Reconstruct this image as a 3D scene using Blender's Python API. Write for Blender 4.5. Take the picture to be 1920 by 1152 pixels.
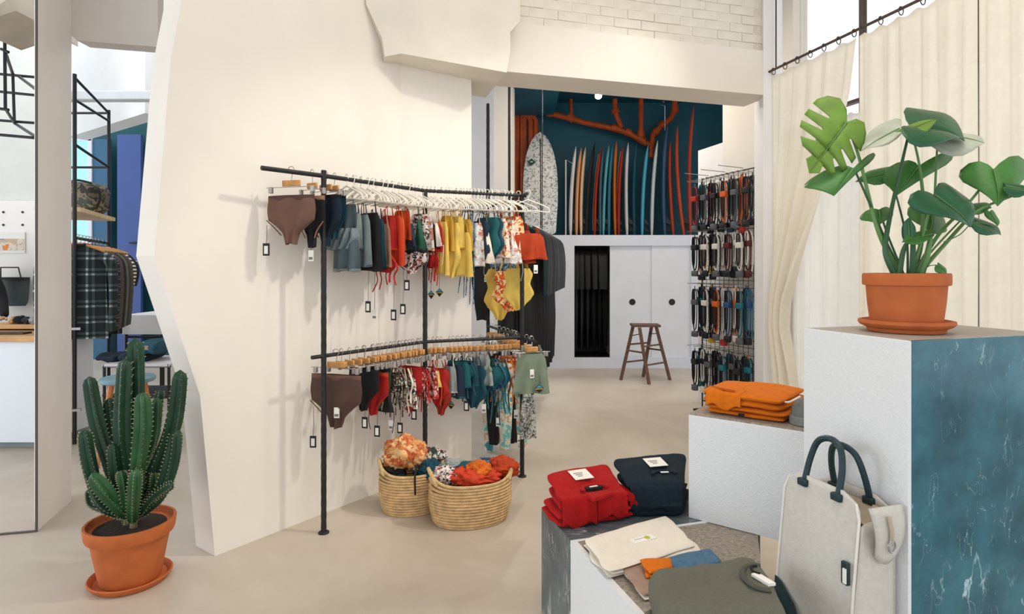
import bpy, math, random
from mathutils import Vector, Matrix, noise
random.seed(7)
for o in list(bpy.data.objects): bpy.data.objects.remove(o)
S = bpy.context.scene
COL = S.collection
# ---------------------------------------------------------------- camera
FPX, HX, HY, CH = 1130.0, 960.0, 503.0, 1.45
cam = bpy.data.cameras.new('camera'); cam.sensor_width = 36; cam.lens = FPX/1920*36
cam.shift_y = -(576-HY)/1920; cam.clip_start = .05
co = bpy.data.objects.new('camera', cam); COL.objects.link(co)
co.location = (0, 0, CH); co.rotation_euler = (math.pi/2, 0, 0)
S.camera = co
# ---------------------------------------------------------------- world and exposure
W = bpy.data.worlds.new('daylight'); S.world = W; W.use_nodes = True
bg = W.node_tree.nodes['Background']; bg.inputs[0].default_value = (.90, .95, 1, 1); bg.inputs[1].default_value = 1.4
S.view_settings.view_transform = 'Standard'; S.view_settings.look = 'None'
S.view_settings.exposure = 0.15; S.view_settings.gamma = 1; S.view_settings.use_curve_mapping = False
# unseen fill lights added under the ceiling in place of shop lamps
def area(name, loc, size, power, col, rot=(0,0,0)):
    l = bpy.data.lights.new(name, 'AREA'); l.shape = 'RECTANGLE'; l.size, l.size_y = size; l.energy = power; l.color = col
    o = bpy.data.objects.new(name, l); COL.objects.link(o); o.location = loc; o.rotation_euler = rot
    return o
area('ceiling_fill_light', (.9, 1.6, 4.3), (2.2, 2.6), 55, (1, .93, .82))
area('ceiling_fill_light', (1.2, 6.6, 3.95), (1.2, 1.4), 40, (1, .86, .68))
area('ceiling_fill_light', (-4.2, 5.6, 4.5), (1.6, 1.6), 30, (.86, .93, 1))
def added_spot(loc, target, power, size, blend, col, r=.06):  # unseen spots added for the shadows behind the rack; no fixture built
    l = bpy.data.lights.new('added_spot', 'SPOT'); l.energy = power; l.spot_size = size; l.spot_blend = blend; l.color = col; l.shadow_soft_size = r
    o = bpy.data.objects.new('added_spot', l); COL.objects.link(o); o.location = loc
    o.rotation_euler = (Vector(target)-Vector(loc)).to_track_quat('-Z', 'Y').to_euler(); return o
area('left_fill_light', (-6.6, 2.2, 2.2), (2.4, 2.6), 70, (.78, .89, 1), (0, -math.pi/2, 0))  # bluish fill light added for daylight from the left; no window built
added_spot((2.15, 2.75, 4.2), (-.8, 3.7, 1.3), 230, .75, .7, (1, .95, .86), .10)
added_spot((1.9, 3.6, 4.3), (.0, 4.4, 1.2), 90, .9, .8, (1, .93, .82), .08)

# ---------------------------------------------------------------- helpers
def lin(c):
    return tuple(((v/255)/12.92 if v/255 <= .04045 else ((v/255+.055)/1.055)**2.4) for v in c)
def P(px, py, Y): return Vector(((px-HX)*Y/FPX, Y, CH-(py-HY)*Y/FPX))
def F(px, py, z=0):
    Y = FPX*(CH-z)/(py-HY); return P(px, py, Y)
def online(px, A, d):            # point of the ground line A + s d seen in column px
    k = (px-HX)/FPX; s = (k*A[1]-A[0])/(d[0]-k*d[1]); return Vector((A[0]+s*d[0], A[1]+s*d[1]))
MATS = {}
def mat(name, col, rough=.6, var=.08, scale=6, bump=0, bscale=40, metal=0, trans=0, detail=4, spec=.4, emit=0):
    if name in MATS: return MATS[name]
    m = bpy.data.materials.new(name); m.use_nodes = True; nt = m.node_tree; N = nt.nodes; L = nt.links
    b = N['Principled BSDF']; b.inputs['Roughness'].default_value = rough; b.inputs['Metallic'].default_value = metal
    b.inputs['Specular IOR Level'].default_value = spec
    c = lin(col); tc = N.new('ShaderNodeTexCoord')
    if var:
        n = N.new('ShaderNodeTexNoise'); n.inputs['Scale'].default_value = scale; n.inputs['Detail'].default_value = detail
        L.new(tc.outputs['Object'], n.inputs['Vector'])
        r = N.new('ShaderNodeValToRGB'); e = r.color_ramp.elements
        e[0].position = .3; e[1].position = .7
        e[0].color = tuple(max(0, v*(1-var)) for v in c)+(1,); e[1].color = tuple(min(1, v*(1+var)) for v in c)+(1,)
        L.new(n.outputs['Fac'], r.inputs[0]); L.new(r.outputs[0], b.inputs['Base Color'])
    else: b.inputs['Base Color'].default_value = c+(1,)
    if bump:
        n2 = N.new('ShaderNodeTexNoise'); n2.inputs['Scale'].default_value = bscale; n2.inputs['Detail'].default_value = 5
        L.new(tc.outputs['Object'], n2.inputs['Vector'])
        bp = N.new('ShaderNodeBump'); bp.inputs['Strength'].default_value = bump; bp.inputs['Distance'].default_value = .01
        L.new(n2.outputs['Fac'], bp.inputs['Height']); L.new(bp.outputs[0], b.inputs['Normal'])
    if trans:
        t = N.new('ShaderNodeBsdfTranslucent'); mx = N.new('ShaderNodeMixShader'); mx.inputs[0].default_value = trans
        if var: L.new(r.outputs[0], t.inputs[0])
        else: t.inputs[0].default_value = c+(1,)
        L.new(b.outputs[0], mx.inputs[1]); L.new(t.outputs[0], mx.inputs[2]); L.new(mx.outputs[0], N['Material Output'].inputs[0])
    if emit:
        b.inputs['Emission Color'].default_value = c+(1,); b.inputs['Emission Strength'].default_value = emit
    MATS[name] = m; return m
def pat(name, cols, scale=30, rough=.7, kind='vor'):
    """printed cloth: blotches of several colours"""
    if name in MATS: return MATS[name]
    m = bpy.data.materials.new(name); m.use_nodes = True; N = m.node_tree.nodes; L = m.node_tree.links
    b = N['Principled BSDF']; b.inputs['Roughness'].default_value = rough
    tc = N.new('ShaderNodeTexCoord')
    r = N.new('ShaderNodeValToRGB'); r.color_ramp.interpolation = 'CONSTANT'
    if kind == 'vor':
        v = N.new('ShaderNodeTexVoronoi'); v.inputs['Scale'].default_value = scale
        n = N.new('ShaderNodeTexNoise'); n.inputs['Scale'].default_value = scale*.6
        mx = N.new('ShaderNodeMixRGB'); mx.inputs[0].default_value = .06
        L.new(tc.outputs['Object'], n.inputs['Vector']); L.new(tc.outputs['Object'], mx.inputs[1]); L.new(n.outputs['Color'], mx.inputs[2])
        L.new(mx.outputs[0], v.inputs['Vector'])
        sp = N.new('ShaderNodeSeparateColor'); L.new(v.outputs['Color'], sp.inputs[0]); L.new(sp.outputs[0], r.inputs[0])
    else:
        n = N.new('ShaderNodeTexNoise'); n.inputs['Scale'].default_value = scale; n.inputs['Detail'].default_value = 3
        L.new(tc.outputs['Object'], n.inputs['Vector']); mr = N.new('ShaderNodeMapRange')
        mr.inputs[1].default_value = .3; mr.inputs[2].default_value = .7
        L.new(n.outputs['Fac'], mr.inputs[0]); L.new(mr.outputs[0], r.inputs[0])
    e = r.color_ramp.elements
    while len(e) < len(cols): e.new(.5)
    for i, c in enumerate(cols):
        e[i].position = i/len(cols); e[i].color = lin(c)+(1,)
    L.new(r.outputs[0], b.inputs['Base Color'])
    MATS[name] = m; return m

class MB:
    def __init__(s): s.v = []; s.f = []
    def add(s, vs, fs):
        k = len(s.v); s.v += [tuple(q) for q in vs]; s.f += [tuple(i+k for i in f) for f in fs]; return s
    def box(s, c, size, rz=0, R=None):
        hx, hy, hz = size[0]/2, size[1]/2, size[2]/2
        R = R or Matrix.Rotation(rz, 3, 'Z')
        vs = [Vector(c)+R @ Vector((x*hx, y*hy, z*hz)) for x, y, z in ((-1,-1,-1),(1,-1,-1),(1,1,-1),(-1,1,-1),(-1,-1,1),(1,-1,1),(1,1,1),(-1,1,1))]
        return s.add(vs, [(0,3,2,1),(4,5,6,7),(0,1,5,4),(1,2,6,5),(2,3,7,6),(3,0,4,7)])
    def prism(s, poly, z0, z1):
        n = len(poly); a = sum(poly[i][0]*poly[(i+1)%n][1]-poly[(i+1)%n][0]*poly[i][1] for i in range(n))
        if a < 0: poly = poly[::-1]
        vs = [(p[0], p[1], z0) for p in poly]+[(p[0], p[1], z1) for p in poly]
        return s.add(vs, [tuple(range(n))[::-1], tuple(range(n, 2*n))]+[(i, (i+1)%n, n+(i+1)%n, n+i) for i in range(n)])
    def slab(s, pts, off):       # any planar outline pushed along a vector
        n = len(pts); off = Vector(off); vs = [Vector(p) for p in pts]+[Vector(p)+off for p in pts]
        return s.add(vs, [tuple(range(n)), tuple(range(n, 2*n))[::-1]]+[(i, n+i, n+(i+1)%n, (i+1)%n) for i in range(n)])
    def tube(s, pts, r, n=8, closed=False, flat=1):
        pts = [Vector(p) for p in pts]; m = len(pts); rs = r if isinstance(r, (list, tuple)) else [r]*m
        vs = []; up = None
        for i, p in enumerate(pts):
            a = pts[i-1] if (i or closed) else p; b = pts[(i+1) % m] if (i < m-1 or closed) else p
            t = (b-a).normalized() if (b-a).length > 1e-9 else Vector((0,0,1))
            if up is None:
                up = t.orthogonal().normalized() if abs(t.z) > .9 else Vector((0,0,1))
            x = t.cross(up)
            if x.length < 1e-4: x = t.orthogonal()
            x.normalize(); y = x.cross(t).normalized(); up = y
            for k in range(n):
                an = 2*math.pi*k/n; vs.append(p+(x*math.cos(an)+y*math.sin(an)*flat)*rs[i])
        fs = []
        for i in range(m if closed else m-1):
            for k in range(n):
                j = (i+1) % m; fs.append((i*n+k, i*n+(k+1) % n, j*n+(k+1) % n, j*n+k))
        if not closed: fs += [tuple(range(n))[::-1], tuple(range((m-1)*n, m*n))]
        return s.add(vs, fs)
    def lathe(s, prof, c=(0,0,0), n=32, sx=1, sy=1, rz=0):
        vs = []; ca, sa = math.cos(rz), math.sin(rz)
        for r, z in prof:
            for k in range(n):
                a = 2*math.pi*k/n; x, y = r*sx*math.cos(a), r*sy*math.sin(a)
                vs.append((c[0]+x*ca-y*sa, c[1]+x*sa+y*ca, c[2]+z))
        m = len(prof)
        fs = [(i*n+k, i*n+(k+1) % n, (i+1)*n+(k+1) % n, (i+1)*n+k) for i in range(m-1) for k in range(n)]
        fs += [tuple(range(n))[::-1], tuple(range((m-1)*n, m*n))]
        return s.add(vs, fs)
    def grid(s, fn, nu, nv):
        vs = [fn(i/nu, j/nv) for j in range(nv+1) for i in range(nu+1)]
        return s.add(vs, [(j*(nu+1)+i, j*(nu+1)+i+1, (j+1)*(nu+1)+i+1, (j+1)*(nu+1)+i) for j in range(nv) for i in range(nu)])
    def build(s, name, m, parent=None, world=True, smooth=True, ang=40, bevel=0, solid=0, sub=0):
        off = Vector((0,0,0))
        if world and parent:
            q = parent
            while q: off += q.location; q = q.parent
        me = bpy.data.meshes.new(name); me.from_pydata([tuple(Vector(v)-off) for v in s.v], [], s.f); me.update()
        if smooth:
            me.polygons.foreach_set('use_smooth', [True]*len(me.polygons)); me.set_sharp_from_angle(angle=math.radians(ang))
        o = bpy.data.objects.new(name, me); COL.objects.link(o); o.parent = parent
        if m: me.materials.append(m)
        if solid: q = o.modifiers.new('solid', 'SOLIDIFY'); q.thickness = solid; q.offset = 0
        if bevel: q = o.modifiers.new('bevel', 'BEVEL'); q.width = bevel; q.segments = 2; q.limit_method = 'ANGLE'
        if sub: q = o.modifiers.new('sub', 'SUBSURF'); q.levels = q.render_levels = sub
        return o
def tag(o, label=None, cat=None, group=None, kind=None):
    if label: o['label'] = label
    if cat: o['category'] = cat
    if group: o['group'] = group
    if kind: o['kind'] = kind
    return o
def thing(name, loc, label, cat, group=None, rz=0):
    o = bpy.data.objects.new(name, None); COL.objects.link(o); o.empty_display_size = .05
    o.location = loc; o.rotation_euler = (0, 0, rz); return tag(o, label, cat, group)
def struct(name, mb, m, label, **k):
    return tag(mb.build(name, m, **k), label, 'room', kind='structure')
def dup(o, loc=None, rz=None, label=None, parent=None):
    c = o.copy(); COL.objects.link(c); c.parent = parent
    if loc is not None: c.location = loc
    if rz is not None: c.rotation_euler = (0, 0, rz)
    if label: c['label'] = label
    for ch in list(o.children): dup(ch, parent=c)
    return c
def spline(pts, n=6):
    pts = [Vector(p) for p in pts]; out = []
    for i in range(len(pts)-1):
        p0 = pts[max(i-1, 0)]; p1 = pts[i]; p2 = pts[i+1]; p3 = pts[min(i+2, len(pts)-1)]
        for k in range(n):
            t = k/n; out.append(.5*((2*p1)+(p2-p0)*t+(2*p0-5*p1+4*p2-p3)*t*t+(3*p1-p0-3*p2+p3)*t**3))
    return out+[pts[-1]]
def lerp(a, b, t): return a+(b-a)*t
ORD = ['first','second','third','fourth','fifth','sixth','seventh','eighth','ninth','tenth','eleventh','twelfth','thirteenth','fourteenth','fifteenth','sixteenth','seventeenth','eighteenth','nineteenth','twentieth']
# ================================================================ materials of the room
m_wall = mat('cream plaster', (236,229,220), .85, .03, 2.5, .12, 9)
m_white = mat('white paint', (236,234,234), .7, .03, 3, .08, 20)
m_white_cool = mat('cool white paint', (228,232,240), .65, .03, 3, .05, 20)
m_conc = mat('white washed concrete', (228,221,210), .85, .06, 4, .35, 14)
m_ceil = mat('raw concrete ceiling', (190,180,165), .9, .15, 3, .3, 12)
m_teal = mat('dark teal paint', (22,90,110), .55, .12, 1.6, .05, 14)
m_iron = mat('dark iron', (44,44,47), .5, .2, 40, .3, 220, metal=.35)
m_black = mat('black metal', (26,27,30), .45, .1, 20)
m_chrome = mat('brushed steel', (170,170,172), .3, .05, 30, metal=.9)
m_brick = mat('white painted brick', (232,225,214), .85, .06, 9, .5, 30)
m_mortar = mat('white mortar', (228,220,208), .9, .08, 12, .4, 40)
m_glass = bpy.data.materials.new('window glass'); m_glass.use_nodes = True
_n = m_glass.node_tree.nodes; _l = m_glass.node_tree.links
_n.remove(_n['Principled BSDF']); _t = _n.new('ShaderNodeBsdfTransparent'); _g = _n.new('ShaderNodeBsdfGlossy'); _g.inputs['Roughness'].default_value = .02
_x = _n.new('ShaderNodeMixShader'); _x.inputs[0].default_value = .05
_l.new(_t.outputs[0], _x.inputs[1]); _l.new(_g.outputs[0], _x.inputs[2]); _l.new(_x.outputs[0], _n['Material Output'].inputs[0])
# polished concrete floor
m_floor = bpy.data.materials.new('polished concrete floor'); m_floor.use_nodes = True
N = m_floor.node_tree.nodes; L = m_floor.node_tree.links; b = N['Principled BSDF']
tc = N.new('ShaderNodeTexCoord'); n1 = N.new('ShaderNodeTexNoise'); n1.inputs['Scale'].default_value = .9; n1.inputs['Detail'].default_value = 8; n1.inputs['Roughness'].default_value = .62
n1.inputs['Distortion'].default_value = .6
L.new(tc.outputs['Object'], n1.inputs['Vector'])
r = N.new('ShaderNodeValToRGB'); e = r.color_ramp.elements; e[0].position = .3; e[1].position = .72
e[0].color = lin((180,166,149))+(1,); e[1].color = lin((208,198,185))+(1,); L.new(n1.outputs['Fac'], r.inputs[0]); L.new(r.outputs[0], b.inputs['Base Color'])
n2 = N.new('ShaderNodeTexNoise'); n2.inputs['Scale'].default_value = 7; n2.inputs['Detail'].default_value = 6; L.new(tc.outputs['Object'], n2.inputs['Vector'])
mr = N.new('ShaderNodeMapRange'); mr.inputs[3].default_value = .36; mr.inputs[4].default_value = .6; L.new(n2.outputs['Fac'], mr.inputs[0]); L.new(mr.outputs[0], b.inputs['Roughness'])

# ================================================================ floor, ceiling
struct('floor', MB().box((0,3.2,-.05), (15,14.4,.1)), m_floor, 'smooth beige polished concrete floor of the shop', smooth=False)
struct('ceiling', MB().box((0,1.2,4.75), (15,8.4,.2)), m_ceil, 'raw concrete ceiling high above the shop floor', smooth=False)
# ================================================================ partition with the kinked free edge
d1 = Vector((.59,.807)).normalized(); n1v = Vector((-d1.y, d1.x)); A0 = Vector((-1.49,3.04))
def wallpt(px, py):
    q = online(px, A0, d1); z = CH-(py-HY)*q.y/FPX; return Vector((q.x, q.y, max(z, 0)))
B0 = online(752, A0, d1)
out = [wallpt(403,1046), wallpt(375,742), wallpt(289,480), wallpt(320,110), wallpt(341,0)]
q = online(347, A0, d1); out += [Vector((q.x,q.y,4.65)), Vector((B0.x,B0.y,4.65)), Vector((B0.x,B0.y,0))]
out[0].z = 0
struct('wall_left', MB().slab(out, (n1v.x*.19, n1v.y*.19, 0)), m_wall, 'large cream plaster partition with a kinked free left edge', smooth=False)
# column face turned towards the camera
d2 = Vector((.926,.378)).normalized(); n2v = Vector((-d2.y, d2.x))
C0 = online(884, B0, d2)
poly = [B0, C0, C0+n2v*.30, B0+n2v*.30-d2*.10]
struct('wall_column', MB().prism([tuple(p) for p in poly], 0, 2.9), m_wall, 'cream plastered column behind the swimwear rack', smooth=False)
# capital (flared concrete block) over the column
b1 = Vector((2.0,.56)).normalized(); bn = Vector((-b1.y, b1.x))
K = Vector((-.03,4.2))
f0 = wallpt(752,122); z0 = 2.82
def on_front(px, py):      # points in the plane of the beam front pulled slightly forward
    q = online(px, K-bn*.16, b1); return Vector((q.x, q.y, CH-(py-HY)*q.y/FPX))
cap = [on_front(752,124), on_front(722,106), on_front(716,70), on_front(686,6), on_front(684,-120)]
cap[-1].z = 4.65
q1 = on_front(957,-200); q2 = on_front(957,60); q3 = on_front(957,95); q4 = on_front(938,135)
q1.z = 4.65; q4.z = 2.82; cap[0].z = 2.82
g = on_front(975,40)
out = cap+[Vector((g.x,g.y,4.65)), g, q2, q3, on_front(950,136)]
struct('wall_capital', MB().slab(out, (bn.x*.62, bn.y*.62, 0)), m_conc, 'rough white flared concrete capital on top of the column', smooth=False)
# beam
E = Vector((2.06,4.785))
S0 = K-b1*.05; bw = .34
struct('trim_1', MB().prism([tuple(S0), tuple(E), tuple(E+bn*bw), tuple(S0+bn*bw)], 2.82, 3.17), m_wall, 'smooth white beam over the passage to the surfboards', smooth=False)
# painted brickwork above the beam: each brick a piece
R0 = K+b1*.06+bn*.05
bwl = struct('wall_brick', MB().prism([tuple(R0), tuple(E+bn*.05), tuple(E+bn*.3), tuple(R0+bn*.3)], 3.17, 4.65), m_mortar, 'white painted brick infill above the passage beam', smooth=False)
ra = math.atan2(b1.y, b1.x); Ltot = (E+bn*.05-R0).length
bm0 = MB().box((0,0,0), (.216,.026,.066), ra); br0 = None
for row in range(11):
    x = -.11 if row % 2 else 0
    while x < Ltot-.05:
        c = R0+b1*(x+.11)-bn*(-.007+random.uniform(-.004,.006)); x += .22
        if x < .1 or x > Ltot+.02: continue
        z = 3.205+row*.07
        if br0 is None:
            br0 = bm0.build('brick', m_brick, bwl, world=False, smooth=False, bevel=.004); o = br0
        else: o = dup(br0, parent=bwl)
        o.location = (c.x, c.y, z); o.rotation_euler = (random.uniform(-.015,.015), random.uniform(-.02,.02), random.uniform(-.02,.02))
# right hand pier at the end of the beam and window wall
w1 = Vector((.26,-.966)).normalized(); wn = Vector((.966,.26))      # runs towards the camera, outward normal
Wst = Vector((2.0,4.95)); WW = Vector((2.28,4.72))
pier = [(1.985,4.76),(2.062,4.75),(2.27,5.06),(2.06,5.12)]
struct('wall_pier', MB().prism(pier, 0, 4.65), m_white, 'narrow white pier between beam and curtains', smooth=False)
# window wall: low sill, frame bars, panes
win = thing('window_1', (WW.x, WW.y, 0), 'tall shop window wall with thin dark bars behind curtains', 'window'); win['kind'] = 'structure'
wl = 6.6; wa = math.atan2(w1.y, w1.x)
def wpt(t, off=0): q = WW+w1*t+wn*off; return q
m_bar = mat('brown window bar', (86,74,66), .5, .1, 10, metal=.3)
m_frame = mat('pale window frame', (226,222,214), .5, .03)
for z in (.04, 2.62, 4.6): c = wpt(wl/2); MB().box((c.x,c.y,z), (wl,.05,.022), wa).build('frame_rail', m_bar if z == 2.62 else m_frame, win)
def w_t(px): return (online(px, WW, w1)-WW).dot(w1)
tb = [0, w_t(1618), w_t(1837), 3.6, 4.6, 5.6, 6.6]
for t in tb: c = wpt(t); MB().box((c.x,c.y,2.32), (.02,.05,4.6), wa).build('frame_bar', m_bar if t in tb[1:3] else m_frame, win)
for i in range(6):
    for z0_, z1_ in ((.06,2.53),(2.57,4.58)):
        c = wpt((tb[i]+tb[i+1])/2); MB().box((c.x,c.y,(z0_+z1_)/2), (tb[i+1]-tb[i]-.02,.006,z1_-z0_), wa).build('pane', m_glass, win)
m_pine = mat('pale pine', (214,160,90), .5, .15, 6)
c = wpt(1.3, .12); MB().box((c.x,c.y,3.6), (.06,.06,2.0), wa).build('wooden_post', m_pine, win)
c = wpt(1.42, .12); MB().box((c.x,c.y,3.6), (.05,.06,2.0), wa).build('wooden_post', m_pine, win)
# right wall behind the grid: full height part and lower part
rw = Vector((-.27,1)).normalized(); Rp = Vector((2.39,5.13)); rn = Vector((rw.y,-rw.x))
q1 = online(1355, Rp, rw); q2 = online(1309, Rp, rw)
struct('wall_right', MB().prism([tuple(Rp), tuple(q1), tuple(q1+rn*.15), tuple(Rp+rn*.15)], 0, 4.3), m_wall, 'cream side wall rising behind the hanging leash grid', smooth=False)
struct('wall_half', MB().prism([tuple(q1), tuple(q2), tuple(q2+rn*.15), tuple(q1+rn*.15)], 0, 2.72), m_white, 'lower white wall end beside the surfboards', smooth=False)
struct('wall_side', MB().box((3.48,9.0,2.1), (.1,1.8,4.3)), m_white, 'white outer wall behind the leash grid', smooth=False)
# ================================================================ teal board room
struct('wall_back', MB().box((1.2,9.86,2.1), (4.6,.12,4.4)), m_teal, 'dark teal painted back wall behind the surfboards', smooth=False)
struct('ceiling_teal', MB().prism([(-1.1,4.95),(2.2,4.95),(2.2,5.2),(3.5,8.4),(3.5,9.85),(-1.1,9.85)], 4.14, 4.28), m_teal, 'dark teal painted ceiling over the surfboards', smooth=False)
struct('trim_2', MB().box((.28,8.6,4.02), (.75,1.9,.30)), m_teal, 'dark teal boxed duct under the teal ceiling', smooth=False)
p = [P(926,500,7.6), P(958,500,7.6), P(965,500,8.2), P(926,500,8.4)]
struct('wall_jamb', MB().prism([(a.x,a.y) for a in p], 0, 4.2), m_wall, 'cream column beside the orange pipes', smooth=False)
a, b_ = P(860,500,7.9), P(930,500,7.9)
struct('wall_rear', MB().prism([(a.x-1.2,a.y),(b_.x,b_.y),(b_.x,b_.y+.1),(a.x-1.2,a.y+.1)], 0, 4.2), m_white, 'pale grey white rear wall seen behind the column', smooth=False)
struct('wall_back_left', MB().box((-4.4,9.86,2.3), (6.0,.12,4.8)), mat('teal green paint', (22,84,92), .55, .1, 1.5), 'dark teal wall at the back of the left hand room', smooth=False)
# ================================================================ left hand side room
fa, fb = F(68,998), F(134,940)
struct('wall_fin', MB().prism([(fa.x,fa.y),(fb.x,fb.y),(fb.x-.10,fb.y+.08),(fa.x-.145,fa.y+.17)], 0, 4.65), mat('warm white paint', (232,224,219), .7, .03, 3), 'white wall fin standing left of the cactus', smooth=False)
t = MB().prism([(fa.x-.004,fa.y-.004),(fa.x+.004,fa.y-.002),(fa.x+.003,fa.y+.008),(fa.x-.006,fa.y+.006)], 0, 4.6)
struct('trim_3', t, mat('dark edge strip', (96,90,88), .5, .05), 'thin dark metal strip on the edge of the white fin', smooth=False)
l0, l1 = F(0,1004), F(68,998)
dd = (l0-l1).normalized()
t = MB().tube([l1+Vector((0,0,.006)), l1+dd*1.4+Vector((0,0,.006))], .006, 6)
struct('trim_4', t, MATS['dark edge strip'], 'thin dark floor track running left from the white fin')
m_shaded_soffit = mat('shaded plaster', (214,208,202), .85, .04, 3, .15, 10)  # shadow on the beam face is put into this grey
so = [P(100,0,3.75), P(300,0,3.75)]
zb = CH-(76-HY)*3.75/FPX
zb2 = CH-(88-HY)*3.75/FPX
x0, x1 = P(104,0,3.75).x, P(296,0,3.75).x
xm = P(144,0,3.75).x
struct('trim_5', MB().slab([Vector((x0,3.75,CH-(40-HY)*3.75/FPX)), Vector((xm,3.75,zb)), Vector((x1,3.75,zb2)), Vector((x1,3.75,4.65)), Vector((x0,3.75,4.65))], (0,.12,0)), m_shaded_soffit, 'shaded plaster beam between the white fin and partition', smooth=False)
h0, h1 = P(272,211,6.8), P(128,260,8.05); h0.z = h1.z = 3.2
h2 = P(340,230,7.6); 
struct('trim_6', MB().prism([(h0.x,h0.y),(h1.x,h1.y),(h1.x+.1,h1.y+.2),(h0.x+.1,h0.y+.2)], 3.2, 4.65), m_white, 'slanting white header in the left hand room', smooth=False)
struct('trim_7', MB().prism([(h0.x,h0.y),(h2.x,h2.y),(h2.x-.05,h2.y+.2),(h0.x,h0.y+.2)], 3.2, 4.65), m_white, 'short white header meeting the slanting header', smooth=False)
t = MB(); a, c = P(140,175,6.6), P(300,172,6.6); t.box(((a.x+c.x)/2, 6.6, CH+322*6.6/FPX), (c.x-a.x+.3, .12, .10))
struct('trim_8', t, mat('pale grey paint', (205,208,210), .6, .03), 'pale grey conduit box across the white header', bevel=.01)
# pegboard wall behind the counter at the far left
struct('wall_peg', MB().box((-5.87,6.4,2.3), (2.1,.1,4.7)), mat('pale green white paint', (222,224,218), .7, .03), 'pale wall behind the shop counter', smooth=False)
m_peg = mat('white peg board', (244,240,234), .5, .02, 3)
pg = tag(MB().box((-5.8,6.32,1.28), (1.9,.03,1.75)).build('peg_board', m_peg, smooth=False, bevel=.004), 'white peg board panel behind the shop counter', 'panel')
for py in (398, 422):
    for px in (6, 42): q = P(px,py,6.3); MB().lathe([(.012,-.004),(.012,.004)], (0,0,0), 10).build('hole', m_black, pg, world=False).matrix_local = Matrix.Translation((q.x,6.302,q.z)) @ Matrix.Rotation(math.pi/2, 4, 'X')
# ================================================================ curtains
m_linen = mat('cream linen', (253,249,240), .9, .02, 30, .1, 300, trans=.62)
m_sheer = mat('white sheer cloth', (252,250,246), .9, .02, 20, trans=.85)
Rd0 = Vector((2.045,4.70)); rd = Vector((.246,-.97)).normalized(); rdn = Vector((rd.y,-rd.x))*-1   # rdn points outward (to the window)
RZ = 3.0
def rpt(t, off=0): return Rd0+rd*t+rdn*off
def t_at(px): q = online(px, Rd0, rd); return (q-Rd0).dot(rd)
rod = thing('curtain_rod', (Rd0.x, Rd0.y, RZ), 'thin dark curtain rod hung below the tall window', 'curtain rod')
a, c = rpt(-.06), rpt(4.2)
MB().tube([(a.x,a.y,RZ),(c.x,c.y,RZ)], .010, 8).build('rod', m_bar, rod)
for px in (1455, 1612, 1850): a = rpt(t_at(px)); MB().tube([(a.x,a.y,RZ),(a.x,a.y,4.62)], .006, 6).build('hanger_wire', m_bar, rod)
def curtain(name, label, px0, px1, m, pleats, amp, wfun=None, off=0, z0=.02, z1=RZ-.05, seed=0, rings=True, lean=0):
    t0, t1 = t_at(px0), t_at(px1)
    root = thing(name, (rpt(t0).x, rpt(t0).y, 0), label, 'curtain', 'window curtains')
    def fn(u, v):
        z = lerp(z1, z0, v); w = wfun(z) if wfun else 1
        t = t0+(t1-t0)*u*w+lean*v
        a = amp*(.35+.65*min(1, v*3))*(1/(max(w, .25)**.4))
        ph = pleats*u*2*math.pi+noise.noise((u*6+seed, v*1.3, seed))*1.6
        y = a*math.sin(ph)+.3*a*math.sin(2.3*ph+seed)+off
        if w < 1: y += (1-w)*.05*math.sin(u*9+seed)
        q = rpt(t+.25*amp*math.cos(ph), y); return Vector((q.x, q.y, z+(.012*math.sin(pleats*u*2*math.pi) if v == 0 else 0)))
    MB().grid(fn, 110, 48).build('cloth', m, root, solid=.003, ang=180)
    if rings:
        n = max(3, int(abs(t1-t0)/.13))
        for i in range(n+1):
            q = rpt(lerp(t0, t1, (i+.15)/(n+.3)))
            pts = [Vector((q.x+math.cos(a)*.018*rdn.x, q.y+math.cos(a)*.018*rdn.y, RZ-.012+math.sin(a)*.026)) for a in [k*math.pi/5 for k in range(10)]]
            MB().tube(pts, .0035, 5, closed=True).build('ring', m_bar, root)
    return root
def w_tied(z):
    pts = [(3.0,1),(2.6,.93),(2.2,.78),(1.8,.55),(1.5,.36),(1.2,.2),(1.0,.17),(.7,.28),(.4,.36),(0,.4)]
    for (a, b), (c, d) in zip(pts, pts[1:]):
        if z >= c: return lerp(d, b, (z-c)/(a-c))
    return .4
curtain('curtain', 'cream linen curtain gathered aside beside the leash grid', 1447, 1606, m_linen, 5, .022, w_tied, seed=1)
curtain('curtain', 'straight cream linen curtain behind the leafy potted plant', 1611, 1831, m_linen, 6, .016, seed=4)
curtain('curtain', 'cream linen curtain at the right edge behind the heart leaf', 1834, 2240, m_linen, 7, .018, seed=9)
curtain('sheer_curtain', 'white sheer curtain glowing behind the gathered linen one', 1465, 1622, m_sheer, 6, .02, off=.10, seed=6, z1=2.5, rings=False)
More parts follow.
